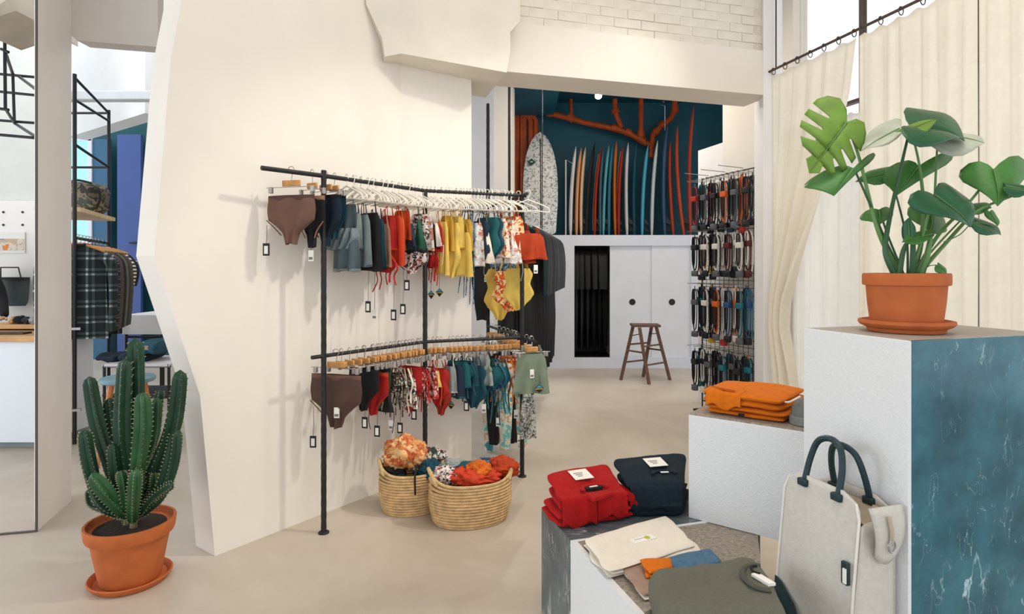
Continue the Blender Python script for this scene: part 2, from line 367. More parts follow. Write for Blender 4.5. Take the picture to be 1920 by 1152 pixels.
# ================================================================ display plinths
m_terr = mat('white terrazzo', (226,228,230), .7, .035, 160, .25, 120, detail=6)
m_stone = mat('grey speckled stone', (150,140,128), .6, .35, 70, .15, 90, detail=8)
def marble(name, dark, mid, vein, scale=3, vw=.012, rough=.22, wav=1.4):
    m = bpy.data.materials.new(name); m.use_nodes = True; N = m.node_tree.nodes; L = m.node_tree.links; b = N['Principled BSDF']
    b.inputs['Roughness'].default_value = rough
    tc = N.new('ShaderNodeTexCoord'); n = N.new('ShaderNodeTexNoise'); n.inputs['Scale'].default_value = scale*1.4; n.inputs['Detail'].default_value = 8; n.inputs['Roughness'].default_value = .65
    L.new(tc.outputs['Object'], n.inputs['Vector'])
    r = N.new('ShaderNodeValToRGB'); e = r.color_ramp.elements; e[0].position = .35; e[1].position = .72; e[0].color = lin(dark)+(1,); e[1].color = lin(mid)+(1,)
    L.new(n.outputs['Fac'], r.inputs[0]); last = r.outputs[0]
    for k, (sc, w) in enumerate(((scale, vw), (scale*2.7, vw*.8))):
        mp = N.new('ShaderNodeMapping'); mp.inputs['Rotation'].default_value = (.5+k, .7, .9+k*.8); mp.inputs['Scale'].default_value = (1.2, 3.4, .6)
        L.new(tc.outputs['Object'], mp.inputs['Vector'])
        n2 = N.new('ShaderNodeTexNoise'); n2.inputs['Scale'].default_value = sc; n2.inputs['Detail'].default_value = 5; n2.inputs['Distortion'].default_value = wav; n2.inputs['Roughness'].default_value = .55
        L.new(mp.outputs[0], n2.inputs['Vector'])
        s_ = N.new('ShaderNodeMath'); s_.operation = 'SUBTRACT'; s_.inputs[1].default_value = .5; L.new(n2.outputs['Fac'], s_.inputs[0])
        ab = N.new('ShaderNodeMath'); ab.operation = 'ABSOLUTE'; L.new(s_.outputs[0], ab.inputs[0])
        mr = N.new('ShaderNodeMapRange'); mr.inputs[1].default_value = 0; mr.inputs[2].default_value = w; mr.inputs[3].default_value = .75; mr.inputs[4].default_value = 0; L.new(ab.outputs[0], mr.inputs[0])
        n3 = N.new('ShaderNodeTexNoise'); n3.inputs['Scale'].default_value = sc*1.5; L.new(tc.outputs['Object'], n3.inputs['Vector'])
        m3 = N.new('ShaderNodeMapRange'); m3.inputs[1].default_value = .45; m3.inputs[2].default_value = .65; L.new(n3.outputs['Fac'], m3.inputs[0])
        mu = N.new('ShaderNodeMath'); mu.operation = 'MULTIPLY'; L.new(mr.outputs[0], mu.inputs[0]); L.new(m3.outputs[0], mu.inputs[1])
        mx = N.new('ShaderNodeMixRGB'); mx.inputs[2].default_value = lin(vein)+(1,); L.new(mu.outputs[0], mx.inputs[0]); L.new(last, mx.inputs[1]); last = mx.outputs[0]
    L.new(last, b.inputs['Base Color']); MATS[name] = m; return m
m_blue = marble('blue green marble', (9,74,92), (58,126,142), (205,230,236), 3.2, .006, .14, .35)
m_slate = marble('dark grey marble', (62,74,80), (112,124,128), (214,222,222), 2.4, .018, .3, .6)
u = Vector((.3,-.954)); v = Vector((.954,.3))
ZB = .43
# dark marble bench block at the back
M0 = F(1015,954,ZB).to_2d(); M1 = M0+u*.31
r1 = thing('marble_plinth', (M0.x, M0.y, 0), 'low dark grey marble plinth under the red and navy sweaters', 'plinth', 'display plinths')
MB().prism([tuple(M0), tuple(M1), tuple(M1+v*.86), tuple(M0+v*.92)], 0, ZB).build('block', m_slate, r1, smooth=False, bevel=.003)
# white bench block with stone top
r2 = thing('low_plinth', (M1.x, M1.y, 0), 'low white plinth with grey stone top under the folded tees', 'plinth', 'display plinths')
g_ = .004; m1 = M1+u*g_
Rr = Vector((.423,1)).normalized()
far = m1+v*.83; near_r = Vector((.72,1.70)); 
wp = [m1, far, near_r, m1+u*1.05+v*.36, m1+u*1.05]
MB().prism([tuple(p) for p in wp], 0, ZB-.02).build('block', m_terr, r2, smooth=False, bevel=.002)
c0 = sum((p for p in wp), Vector((0,0)))/5
ins = [lerp(p, c0, .0) for p in wp]
ins = [m1+v*.022+u*.016, far+u*.004, near_r, m1+u*1.05+v*.36, m1+u*1.05+v*.022]
MB().prism([tuple(p) for p in ins], ZB-.02, ZB-.002).build('stone_top', m_stone, r2, smooth=False)
MB().prism([tuple(m1), tuple(m1+v*.83), tuple(m1+v*.83+u*.016), tuple(m1+u*.016)], ZB-.02, ZB).build('edge_trim', m_terr, r2, smooth=False)
MB().prism([tuple(m1+u*.016), tuple(m1+u*.016+v*.022), tuple(m1+u*1.05+v*.022), tuple(m1+u*1.05)], ZB-.02, ZB).build('edge_trim', m_terr, r2, smooth=False)
# low stone block that carries the bag
r5 = thing('stone_block', (.86,1.62,0), 'low grey stone block under the pale canvas bag', 'plinth', 'display plinths')
T0 = Vector((1.085,1.65)); T1 = T0-u*.376
bq = [T0-v*.006-u*.305, T0-v*.006+u*.03, T0-v*.19+u*.03, T0-v*.16-u*.30]
MB().prism([tuple(p) for p in bq], 0, .395).build('block', m_stone, r5, smooth=False, bevel=.003)
# middle block, turned
e1 = Vector((.8,-.6)); e2 = Vector((.6,.8)); Q0 = Vector((.7215,2.463))
r3 = thing('white_plinth', (Q0.x, Q0.y, 0), 'white terrazzo block carrying the orange sweaters', 'plinth', 'display plinths')
MB().prism([tuple(p) for p in (Q0, Q0+e1*.545, Q0+e1*.545+e2*.42, Q0+e2*.42)], ZB, .85).build('block', m_terr, r3, smooth=False, bevel=.002)
MB().prism([tuple(p) for p in (Q0+(e1+e2)*.004, Q0+e1*.541+e2*.004, Q0+e1*.541+e2*.416, Q0+e1*.004+e2*.416)], .85, .857).build('stone_top', m_stone, r3, smooth=False)
# tall block
r4 = thing('tall_plinth', (T0.x, T0.y, 0), 'tall plinth with white side and blue green marble front', 'plinth', 'display plinths')
MB().prism([tuple(p) for p in (T0+v*.012+u*-.012, T1+v*.012+u*.0, T1+v*.60, T0+v*.60-u*.012)], 0, 1.238).build('core', m_terr, r4, smooth=False)
MB().prism([tuple(p) for p in (T0, T1, T1+v*.012, T0+v*.012)], 0, 1.25).build('side_panel', m_terr, r4, smooth=False, bevel=.0015)
MB().prism([tuple(p) for p in (T0+v*.012, T0+v*.60, T0+v*.60-u*.012, T0+v*.012-u*.012)], 0, 1.25).build('front_panel', m_blue, r4, smooth=False, bevel=.0015)
MB().prism([tuple(p) for p in (T0+v*.012-u*.012, T0+v*.60-u*.012, T1+v*.60, T1+v*.012)], 1.238, 1.25).build('top_slab', mat('grey stone slab', (168,160,152), .5, .12, 30, .1, 80), r4, smooth=False)
# ================================================================ folded knitwear
def pillow(mb, quad, z0, z1, seed=0, amp=.006, p=7, n=26, sag=0, ridge=0, tilt=0):
    q = [Vector((a[0], a[1])) for a in quad]; p = 9
    def pt(u_, v_, top):
        u_ = .5-.5*math.cos(math.pi*u_); v_ = .5-.5*math.cos(math.pi*v_)
        a = lerp(lerp(q[0], q[1], u_), lerp(q[3], q[2], u_), v_)
        fu = max(0, 1-abs(2*u_-1)**p); fv = max(0, 1-abs(2*v_-1)**p); f = (fu*fv)**.5
        zm = lerp(z0, z1, .5 if top else .5)
        c = lerp(lerp(q[0], q[1], .5), lerp(q[3], q[2], .5), .5)
        k = noise.noise((a.x*9+seed, a.y*9, seed*1.7))
        k2 = noise.noise((a.x*22+seed, a.y*22, seed*.7))
        if top: z = zm+(z1-zm)*f+f*(amp*k+amp*.5*k2)-sag*(1-f)+ridge*f*math.sin((a.x*3+a.y*2)*14+seed)
        else: z = zm-(zm-z0)*f
        sx, sy = 2*u_-1, 2*v_-1
        a = a-(lerp(q[1], q[2], .5)-lerp(q[0], q[3], .5))*.5*sx*(.035*sy**8)-(lerp(q[2], q[3], .5)-lerp(q[0], q[1], .5))*.5*sy*(.035*sx**8)
        a = a+(a-c)*((.07)*noise.noise((u_*3+seed, v_*3, seed)))
        z += tilt*v_+.35*(z1-z0)*f*noise.noise((u_*2.2+seed, v_*2.2, seed+9))
        return Vector((a.x, a.y, z))
    k0 = len(mb.v)
    mb.grid(lambda a, b: pt(a, b, True), n, n); mb.grid(lambda a, b: pt(1-a, b, False), n, n)
    return mb
def neck(mb, c, ax, ay, rx, ry, r, z, a0=0, a1=2*math.pi):
    c = Vector((c[0], c[1])); pts = []
    for k in range(25):
        a = lerp(a0, a1, k/24); q = c+Vector(ax)*rx*math.cos(a)+Vector(ay)*ry*math.sin(a); pts.append((q.x, q.y, z))
    return mb.tube(pts, r, 8, flat=.6)
m_red = mat('red fleece', (176,12,14), .95, .12, 60, .5, 260); m_navy = mat('navy fleece', (14,34,46), .95, .18, 60, .5, 260)
m_olive = mat('olive grey jersey', (104,104,92), .95, .1, 140, .4, 400); m_orange = mat('orange fleece', (216,112,6), .95, .1, 60, .4, 260)
m_cream = mat('cream cotton', (232,224,212), .9, .04, 20, .25, 90); m_tan = mat('taupe cotton', (158,132,116), .9, .1, 30, .2, 90)
m_denim = mat('faded denim', (74,112,142), .85, .22, 60, .4, 200); m_card = mat('white card', (240,238,232), .6, 0)
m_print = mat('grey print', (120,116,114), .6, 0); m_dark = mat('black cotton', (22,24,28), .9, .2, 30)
def card(root, c, ax, ay, w, h, z, rows=2, col=None, slope=0):
    ax = Vector(ax).normalized(); ay = Vector(ay).normalized(); c = Vector((c[0], c[1]))
    def qd(cx, cy, ww, hh): return [tuple(c+ax*(cx+sx*ww/2)+ay*(cy+sy*hh/2)) for sx, sy in ((-1,-1),(1,-1),(1,1),(-1,1))]
    o = MB().prism(qd(0,0,w,h), z, z+.0015).build('price_card', m_card, root, smooth=False)
    o['label'] = 'small white price card'
    for k in range(rows): MB().prism(qd(-.1*w, (.14-.16*k)*h, w*(.5-.12*k), h*.07), z+.0015, z+.0019).build('print_line', col or m_print, o, smooth=False)
    for q_ in [o]+list(o.children):
        for vt in q_.data.vertices: vt.co.z += slope*ay.dot(Vector((vt.co.x+root.location.x, vt.co.y+root.location.y))-c)
    return o
def sweater(label, quad, z0, n, h, m, cat='sweater', seed=0, neck_at=None, group='folded clothes on the plinths', fold=True, shift=.009, tilt=0):
    root = thing('folded_sweater', (sum(a[0] for a in quad)/4, sum(a[1] for a in quad)/4, z0), label, cat, group)
    for k in range(n):
        q = [(a[0]+random.uniform(-1,1)*shift, a[1]+random.uniform(-1,1)*shift) for a in quad]
        o = pillow(MB(), q, z0+k*h*.94, z0+(k+1)*h, seed+k*3.1, amp=h*.2, tilt=tilt*(k+1)/n).build('fold_layer', m, root, ang=180)
    return root
ex = Vector((.93,.36)).normalized(); ey = Vector((-ex.y, ex.x))
# red
rq = [(.19,2.345),(.50,2.452),(.42,2.66),(.125,2.53)]
o = sweater('bottom folded red fleece sweater of the pair on dark marble', rq, ZB, 2, .030, m_red, seed=1)
rq2 = [(.185,2.352),(.47,2.45),(.415,2.67),(.14,2.535)]
o = sweater('top folded red fleece sweater with a white price card', rq2, ZB+.058, 2, .032, m_red, seed=5, tilt=.04)
nc = Vector((.335,2.43)); neck(MB(), nc, ex, ey, .055, .036, .008, ZB+.134, -.3, math.pi+.3).build('neck_rib', m_red, o)
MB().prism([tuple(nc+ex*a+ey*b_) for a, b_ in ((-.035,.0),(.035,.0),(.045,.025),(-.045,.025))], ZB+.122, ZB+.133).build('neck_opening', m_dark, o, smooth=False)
MB().prism([tuple(nc+ex*a+ey*b_) for a, b_ in ((-.016,.012),(.02,.012),(.02,.022),(-.016,.022))], ZB+.1332, ZB+.1345).build('neck_label', m_card, o, smooth=False)
MB().prism([tuple(nc+ex*a+ey*b_) for a, b_ in ((-.05,-.075),(.06,-.045),(.06,.0),(-.05,-.01))], ZB+.105, ZB+.124).build('front_flap', m_red, o, bevel=.006)
card(o, nc+ey*.105+ex*-.01, ex, ey, .085, .075, ZB+.155, 3, slope=.18)
def drape(root, A_, B_, z1_, z0_, m, out, seed, n=18):
    A_, B_ = Vector(A_), Vector(B_); nr = Vector(((B_-A_).y, -(B_-A_).x)).normalized()
    def fn(a, b):
        q = lerp(A_, B_, a); w = .004*math.sin(a*9+seed)+.002*math.sin(a*19+seed*2)
        if b < .35: t = b/.35; d_ = -.05*(1-t)+out*t*.7; z = z1_-.004*t
        else: t = (b-.35)/.65; d_ = out*.7+out*.3*math.sin(t*2.2)+w*t; z = lerp(z1_-.004, z0_+.012*math.sin(a*9+seed), t)
        q = q+nr*(d_+w*.3); return Vector((q.x, q.y, z))
    MB().grid(fn, n*2, n).build('draped_fold', m, root, solid=.006, ang=180)
drape(o, (.19,2.36), (.33,2.41), ZB+.12, ZB+.008, m_red, .022, 1); drape(o, (.335,2.41), (.46,2.45), ZB+.117, ZB+.022, m_red, .02, 4)
for k_ in range(3): MB().tube(spline([(.485+.012*k_,2.45+.01*k_,ZB+.085-.028*k_), (.47+.02*k_,2.52,ZB+.088-.028*k_), (.43+.02*k_,2.62,ZB+.085-.028*k_)], 5), .017, 8).build('sleeve_roll', m_red, o)
# navy
nq = [(.485,2.46),(.70,2.462),(.80,2.72),(.45,2.645)]
sweater('bottom folded navy fleece sweater on the dark marble plinth', nq, ZB, 2, .033, m_navy, seed=11)
nq2 = [(.475,2.475),(.705,2.475),(.785,2.745),(.455,2.66)]
o = sweater('top folded navy fleece sweater with a white price card', nq2, ZB+.064, 2, .038, m_navy, seed=15, tilt=.05)
drape(o, (.485,2.485), (.70,2.485), ZB+.128, ZB+.03, m_navy, .022, 3)
nx = Vector((1,.1)).normalized(); ny = Vector((-nx.y, nx.x)); nc = Vector((.64,2.53))
neck(MB(), nc, nx, ny, .05, .03, .008, ZB+.158, -.2, math.pi+.2).build('neck_rib', m_navy, o)
MB().prism([tuple(nc+nx*a+ny*b_) for a, b_ in ((-.012,.006),(.022,.006),(.022,.018),(-.012,.018))], ZB+.158, ZB+.160).build('neck_label', m_card, o, smooth=False)
card(o, nc+ny*.085+nx*-.01, (1,.25), (-.25,1), .085, .072, ZB+.178, 3, slope=.18)
# white tees
tq = [F(1140,1072,.46).to_2d(), F(1312,1024,.46).to_2d(), F(1250,968,.46).to_2d(), F(1094,1012,.46).to_2d()]
for k in range(3):
    o = sweater(['lowest cream cotton tee folded on the stone top', 'middle cream cotton tee in the folded stack', 'topmost cream cotton tee with a green dot label'][k], [(a.x+(-.006,.004,-.003)[k], a.y+(.004,-.004,.002)[k]) for a in tq], ZB+.012*k, 1, .0125, m_cream, 'tee shirt', seed=20+k)
tc_ = (tq[0]+tq[1]+tq[2]+tq[3])/4; tx = (tq[1]-tq[0]).normalized(); ty = Vector((-tx.y, tx.x))
cd = card(o, tc_+tx*.01+ty*.0, tx, ty, .10, .034, ZB+.0375, 1)
MB().lathe([(.011,0),(.011,.001)], (tc_.x+tx.x*.03, tc_.y+tx.y*.03, ZB+.0392), 16).build('dot', mat('lime print', (186,186,40), .6, 0), cd)
# taupe, orange, denim
kq = [F(1208,1118,.45).to_2d(), F(1300,1092,.45).to_2d(), F(1250,1046,.45).to_2d(), F(1162,1064,.45).to_2d()]
for k in range(2): sweater(['lower taupe cotton top folded beside the cream tees', 'upper taupe cotton top folded under the orange cloth'][k], [(a.x+.004*k, a.y+.003*k) for a in kq], ZB+.012*k, 1, .012, m_tan if k else m_cream, 'top', seed=31+k)
oq = [F(1214,1077,.475).to_2d(), F(1265,1068,.475).to_2d(), F(1256,1045,.475).to_2d(), F(1203,1050,.475).to_2d()]
sweater('small folded orange cloth beside the faded blue denim', oq, ZB+.025, 2, .013, m_orange, 'garment', seed=41)
bq_ = [F(1268,1070,.475).to_2d(), F(1352,1049,.475).to_2d(), F(1326,1023,.475).to_2d(), F(1243,1042,.475).to_2d()]
o = sweater('small folded faded blue denim beside the orange cloth', bq_, ZB+.006, 2, .018, m_denim, 'garment', seed=44)
# olive
zt = .56
vq = [(.365,1.48),(.72,1.55),(.748,1.86),(.39,1.735)]
o = sweater('lower folded olive grey sweatshirt at the front of the plinth', [(.345,1.46),(.70,1.55),(.712,1.80),(.372,1.70)], ZB, 1, .075, m_olive, seed=51)
o = sweater('upper folded olive grey sweatshirt with a white neck tag', vq, ZB+.066, 1, .085, m_olive, seed=55)
nc = Vector((.70,1.69)); neck(MB(), nc, (.2,.98), (-.98,.2), .07, .05, .008, ZB+.153, -.2, math.pi+.2).build('neck_rib', mat('dark olive rib', (78,80,72), .95, .1, 60), o)
neck(MB(), nc+Vector((.004,.03)), (.2,.98), (-.98,.2), .022, .02, .004, ZB+.159, 0, math.pi).build('hanging_loop', m_dark, o)
MB().prism([tuple(nc+Vector(a)) for a in ((-.025,.01),(.0,-.045),(.022,-.04),(-.003,.018))], ZB+.150, ZB+.158).build('neck_label', m_card, o, smooth=False)
# orange sweaters on the middle block
def mq(a, b): q = Q0+e1*a+e2*b; return (q.x, q.y)
oz = .857
sweater('bottom folded orange fleece sweater on the white block', [mq(.05,.04), mq(.36,.035), mq(.37,.33), mq(.06,.33)], oz, 2, .022, m_orange, seed=61, shift=.012)
o = sweater('top folded orange fleece sweater with dark neck label', [mq(.035,.045), mq(.35,.03), mq(.385,.335), mq(.055,.33)], oz+.042, 2, .03, m_orange, seed=66, shift=.012)
drape(o, mq(.06,.05), mq(.20,.045), oz+.098, oz+.035, m_orange, .016, 6)
MB().tube(spline([(*mq(.05,.10), oz+.098), (*mq(.10,.06), oz+.104), (*mq(.17,.05), oz+.100)], 5), .006, 6).build('neck_rib', mat('deep orange rib', (176,82,6), .9, .1, 40), o)
MB().box((*mq(.14,.055), oz+.101), (.035,.012,.004), -.64).build('neck_label', m_dark, o)
MB().box((*mq(.20,.034), oz+.015), (.022,.006,.010), -.64).build('hem_label', m_dark, o)
cp = thing('beanie', (*mq(.415,.10), oz), 'grey beanie with white cord beside the orange sweaters', 'hat')
c = mq(.425,.10); MB().lathe([(.058,0),(.061,.02),(.058,.035),(.055,.06),(.042,.085),(.02,.098),(.004,.101)], (*c, oz), 24).build('crown', mat('grey knit', (112,116,112), .95, .12, 60, .4, 200), cp)
MB().lathe([(.060,0),(.0645,.004),(.0645,.03),(.061,.034)], (*c, oz), 24).build('brim', mat('grey knit brim', (124,128,124), .95, .1, 60, .4, 200), cp)
MB().tube(spline([(*mq(.355,.06), oz+.082), (*mq(.375,.05), oz+.088), (*mq(.41,.055), oz+.112)], 5), .004, 6).build('cord', m_cream, cp)
# ================================================================ canvas bag
bg_ = thing('canvas_bag', (.93,1.75,.40), 'pale canvas bag with dark handles leaning on the tall plinth', 'bag')
m_canvas = mat('pale canvas', (206,202,194), .9, .05, 60, .35, 320); m_canvas2 = mat('beige canvas lining', (186,172,152), .9, .1, 40, .3, 300)
m_leather = mat('dark green leather', (20,50,56), .45, .15, 20, .2, 90)
BN = T0-v*.135-u*.025          # near front corner of the bag
def bp(a, d, z): q = BN-u*a+v*d; return Vector((q.x, q.y, z))
BW = .275
def fan_panel(mb, d, th, zt_, a0=0, a1=BW, r=.06, bulge=.012, lean=0):
    def fn(a, b):
        z = lerp(.40, zt_, b); x = lerp(a0, a1, a)
        # rounded top corners
        w = 1.0
        if z > zt_-r: w = 1-(r-math.sqrt(max(0, r*r-(z-(zt_-r))**2)))/((a1-a0)/2)
        x = (a0+a1)/2+(x-(a0+a1)/2)*w
        return bp(x, d-lean*(.83-z)/.43-bulge*math.sin(math.pi*a)*math.sin(math.pi*min(1, b*1.1))-.05*(.82-z)*0, z)
    mb.grid(fn, 18, 22); return mb
fan_panel(MB(), 0, 0, .825, lean=.045).build('front_panel', m_canvas, bg_, solid=.006, ang=180)
fan_panel(MB(), .115, 0, .80, bulge=-.004).build('back_panel', m_canvas, bg_, solid=.006, ang=180)
for a_, nm in ((.002, 'side_gusset'), (BW-.002, 'side_gusset')):
    MB().grid(lambda p_, q_: bp(a_-(.03 if a_ < .1 else -.02)*math.sin(math.pi*p_)*(.25+.75*q_**2)+(.05*q_**3 if a_ < .1 else -.03*q_**3)*math.sin(math.pi*p_), .115*p_-.045*(1-p_)*(1-q_), lerp(.40,.745,q_)), 10, 14).build(nm, m_canvas, bg_, solid=.005, ang=180)
MB().grid(lambda p_, q_: bp(lerp(.03,BW-.03,p_), lerp(.01,.105,q_), .775-.05*math.sin(math.pi*q_)), 8, 8).build('lining', m_canvas2, bg_, solid=.003)
# side flap with ring
fl = MB(); fl.grid(lambda p_, q_: bp(-.012-.012*math.sin(math.pi*q_), lerp(.012+.02*q_, .125-.022*q_*q_, p_), lerp(.80,.665-.02*math.sin(math.pi*p_),q_)), 8, 8)
f_ = fl.build('side_flap', m_canvas, bg_, solid=.008, ang=180); f_['label'] = 'pointed canvas side flap'
MB().tube([bp(-.034, .066+.012*math.cos(k*math.pi/6), .70+.016*math.sin(k*math.pi/6)) for k in range(12)], .0028, 6, closed=True).build('ring', m_chrome, f_)
MB().tube([bp(-.03,.060,.78), bp(-.036,.064,.745), bp(-.032,.066,.71)], .006, 6).build('strap', m_canvas2, f_)
# piping along front edge, zip pull
MB().tube([bp(.0,-.047,.41), bp(0,-.028,.6), bp(0,-.01,.765), bp(.015,-.004,.805)], .004, 6).build('piping', mat('off white piping', (226,222,214), .7, .02), bg_)
MB().tube([bp(BW,-.047,.41), bp(BW,-.028,.6), bp(BW,-.01,.765), bp(BW-.015,-.004,.805)], .004, 6).build('piping', MATS['off white piping'], bg_)
zp_ = MB().box(bp(.018,-.038,.62), (.012,.022,.062), math.atan2(v.y, v.x)).build('zip_pull', m_leather, bg_, bevel=.003)
MB().box(bp(.014,-.046,.615), (.004,.010,.04), math.atan2(v.y, v.x)).build('zip_plate', m_card, zp_)
ptc = [bp(BW+.002,-.05,.401), bp(BW+.002,-.042,.49), bp(BW-.03,-.047,.485), bp(BW-.09,-.056,.45), bp(BW-.125,-.062,.401)]
MB().slab(ptc, v.to_3d()*-.004).build('leather_corner', m_leather, bg_, smooth=False)
for d_, s_ in ((-.004, 0), (.112, .012)):
    a0_, a1_ = .075, .20
    z_ = .815 if d_ < .05 else .792
    dd_ = .03 if d_ < .05 else -.03
    pts = spline([bp(a0_,d_,z_-.01), bp(a0_+.004,d_+dd_*.6,z_+.06), bp(a0_+.022,d_+dd_,z_+.115), bp((a0_+a1_)/2,d_+dd_*1.2,z_+.132), bp(a1_-.022,d_+dd_,z_+.115), bp(a1_-.004,d_+dd_*.6,z_+.06), bp(a1_,d_,z_-.01)], 5)
    h = MB().tube(pts, [.0095]*len(pts), 8).build('handle', m_leather, bg_)
    for a_ in (a0_, a1_): MB().box(bp(a_,d_-.004,z_-.012), (.02,.034,.022), math.atan2(v.y, v.x)).build('handle_tab', m_leather, h, bevel=.004)
# ================================================================ monstera
m_terra = mat('terracotta', (184,98,48), .75, .12, 14, .15, 60); m_soil = mat('dark soil', (46,36,30), .95, .4, 60, .8, 80)
PC = Vector((1.241,1.90,1.25))
sc = thing('terracotta_saucer', PC, 'terracotta saucer on the tall plinth under the leafy plant', 'saucer')
MB().lathe([(.095,0),(.105,.002),(.108,.012),(.125,.02),(.132,.028),(.131,.036),(.122,.038),(.115,.032),(.06,.026),(.005,.025)], PC, 48).build('dish', m_terra, sc)
pl = thing('potted_monstera', PC+Vector((0,0,.027)), 'leafy green monstera in a terracotta pot on the tall plinth', 'potted plant')
MB().lathe([(.09,.0),(.098,.004),(.105,.06),(.1095,.118),(.1185,.120),(.1195,.126),(.1195,.152),(.117,.157),(.109,.157),(.105,.135),(.005,.132)], PC+Vector((0,0,.027)), 48).build('pot', m_terra, pl)
MB().lathe([(.108,.0),(.08,.006),(.005,.010)], PC+Vector((0,0,.157)), 24).build('soil', m_soil, pl)
def leafmat(name, c1, c2, rough=.4, tr=.25):
    m = mat(name, c1, rough, .18, 14, .15, 60, trans=tr); return m
lg = leafmat('light leaf', (136,174,76), 0, .45, .4); mg = leafmat('mid green leaf', (80,138,66), 0, .4, .25); dg = leafmat('dark green leaf', (38,92,58), 0, .35, .12)
wg = leafmat('silvery leaf', (196,204,186), 0, .3, .2); m_stem = mat('green stem', (98,138,78), .5, .15, 20); m_stem2 = mat('dark green stem', (52,92,58), .5, .15, 20)
HEART = [(0,0),(-.10,.16),(-.17,.42),(-.12,.72),(.04,.94),(.22,1.0),(.42,.93),(.6,.74),(.78,.46),(.9,.22),(1,0)]
SPLIT = [(0,0),(-.14,.2),(-.2,.5),(-.12,.8),(.02,.98),(.12,1.0),(.15,.45),(.19,.43),(.24,1.0),(.36,1.0),(.37,.42),(.41,.40),(.47,.97),(.58,.9),(.57,.38),(.61,.36),(.70,.74),(.80,.55),(.77,.24),(.81,.22),(.9,.28),(1,0)]
def leaf(Bp, Tp, Lp, Rp_, m, curl=.018, shape=HEART, Y0=1.9):
    """base, tip, widest left and right points: (px, py, depth offset)"""
    w = lambda q: P(q[0], q[1], Y0+(q[2] if len(q) > 2 else 0))
    B, T, Lw, Rw = w(Bp), w(Tp), w(Lp), w(Rp_)
    ax = T-B; mid = B+ax*.22; nrm = ax.cross(Rw-Lw)
    nrm = nrm.normalized() if nrm.length > 1e-6 else Vector((0,-1,0))
    if nrm.y > 0: nrm = -nrm
    mb = MB(); NR = 6
    for side in (Lw-mid, Rw-mid):
        sh = shape
        def fn(a, b):      # a: along outline, b: midrib -> edge
            x = a*(len(sh)-1); i = min(int(x), len(sh)-2); t = x-i
            uu = lerp(sh[i][0], sh[i+1][0], t); ww = lerp(sh[i][1], sh[i+1][1], t)
            mu = max(0, min(1, uu*.96+.02)) if 0 < a < 1 else max(0, uu)
            pu = lerp(mu, uu, b); pw = ww*b
            return B+ax*pu+side*pw-nrm*curl*(pw**2)*1.6+nrm*curl*.5*math.sin(pw*3)-nrm*curl*1.2*max(0, pu-.5)**2*3
        mb.grid(fn, (len(sh)-1)*(2 if sh is HEART else 1), NR)
    o = mb.build('leaf', m, pl, solid=.0012, ang=180)
    MB().tube([lerp(B, T, k/6)+nrm*.002-nrm*curl*1.2*max(0, k/6-.5)**2*3 for k in range(7)], [.0022-.0003*k for k in range(7)], 5).build('midrib', m_stem, o)
    return o
def stem(pts, r0, r1, m=m_stem, Y0=1.9):
    q = spline([P(a[0], a[1], Y0+(a[2] if len(a) > 2 else 0)) for a in pts], 6); n = len(q)
    return MB().tube(q, [lerp(r0, r1, k/(n-1)) for k in range(n)], 8).build('stem', m, pl)
leaf((1588,229,.02),(1520,322,-.04),(1522,196,.05),(1612,288,-.02), lg, .012, SPLIT)
leaf((1600,316,-.02),(1566,362,-.08),(1512,336,.0),(1642,288,.04), mg, .014)
leaf((1669,324,.10),(1606,338,.02),(1650,311,.13),(1655,341,.05), mg, .008)
leaf((1722,312,.06),(1684,362,.0),(1654,318,.08),(1792,290,.10), mg, .016)
leaf((1706,238,-.02),(1815,254,-.02),(1738,188,.18),(1735,256,-.16), dg, .022)
leaf((1700,246,-.06),(1757,222,-.02),(1690,236,-.04),(1730,247,-.10), lg, .006)
leaf((1686,242,.02),(1614,280,-.02),(1652,226,.12),(1668,262,-.06), wg, .008)
leaf((1742,252,.06),(1848,263,.02),(1795,243,.14),(1790,283,-.04), wg, .012)
leaf((1863,318,-.06),(1876,382,-.12),(1806,322,-.02),(1936,302,-.02), mg, .016)
leaf((1752,366,-.10),(1827,421,-.14),(1722,382,-.16),(1810,350,-.04), dg, .016)
leaf((1740,384,.08),(1752,438,.04),(1706,398,.12),(1780,420,.10), mg, .010)
leaf((1648,394,.06),(1651,419,.02),(1615,405,.08),(1678,396,.10), mg, .008)
leaf((1706,446,-.06),(1704,407,-.06),(1687,437,-.04),(1714,432,-.08), dg, .006)
leaf((1748,440,-.06),(1692,452,-.08),(1722,430,-.04),(1722,454,-.10), mg, .006)
leaf((1822,392,-.04),(1860,388,-.04),(1836,376,.0),(1836,398,-.06), mg, .006)
leaf((1824,418,-.06),(1880,438,-.06),(1846,407,-.02),(1844,434,-.1), dg, .008)
leaf((1886,350,-.10),(1938,358,-.12),(1905,340,-.08),(1905,364,-.14), dg, .008)
leaf((1856,398,-.06),(1872,424,-.06),(1850,404,-.06),(1872,404,-.05), mg, .004)
leaf((1758,498,-.08),(1776,512,-.09),(1768,495,-.06),(1758,508,-.1), mg, .004)
stem([(1588,232,.02),(1612,300,.02),(1642,420,.0),(1668,480,.0),(1690,514,.0)], .0035, .009, m_stem)
stem([(1604,322,-.02),(1630,380,.0),(1662,455,.02),(1692,514,.02)], .003, .005, m_stem2)
stem([(1706,242,-.02),(1690,310,.0),(1668,410,.0),(1660,470,-.02),(1676,512,-.02)], .0032, .010, m_stem2)
stem([(1708,246,-.02),(1722,300,.02),(1732,380,.02),(1728,460,.0),(1712,514,.0)], .0030, .006, m_stem)
stem([(1758,256,.06),(1754,340,.04),(1748,430,.02),(1726,514,.02)], .0028, .005, m_stem)
stem([(1864,322,-.06),(1810,388,-.04),(1760,440,-.02),(1716,512,-.01)], .003, .007, m_stem)
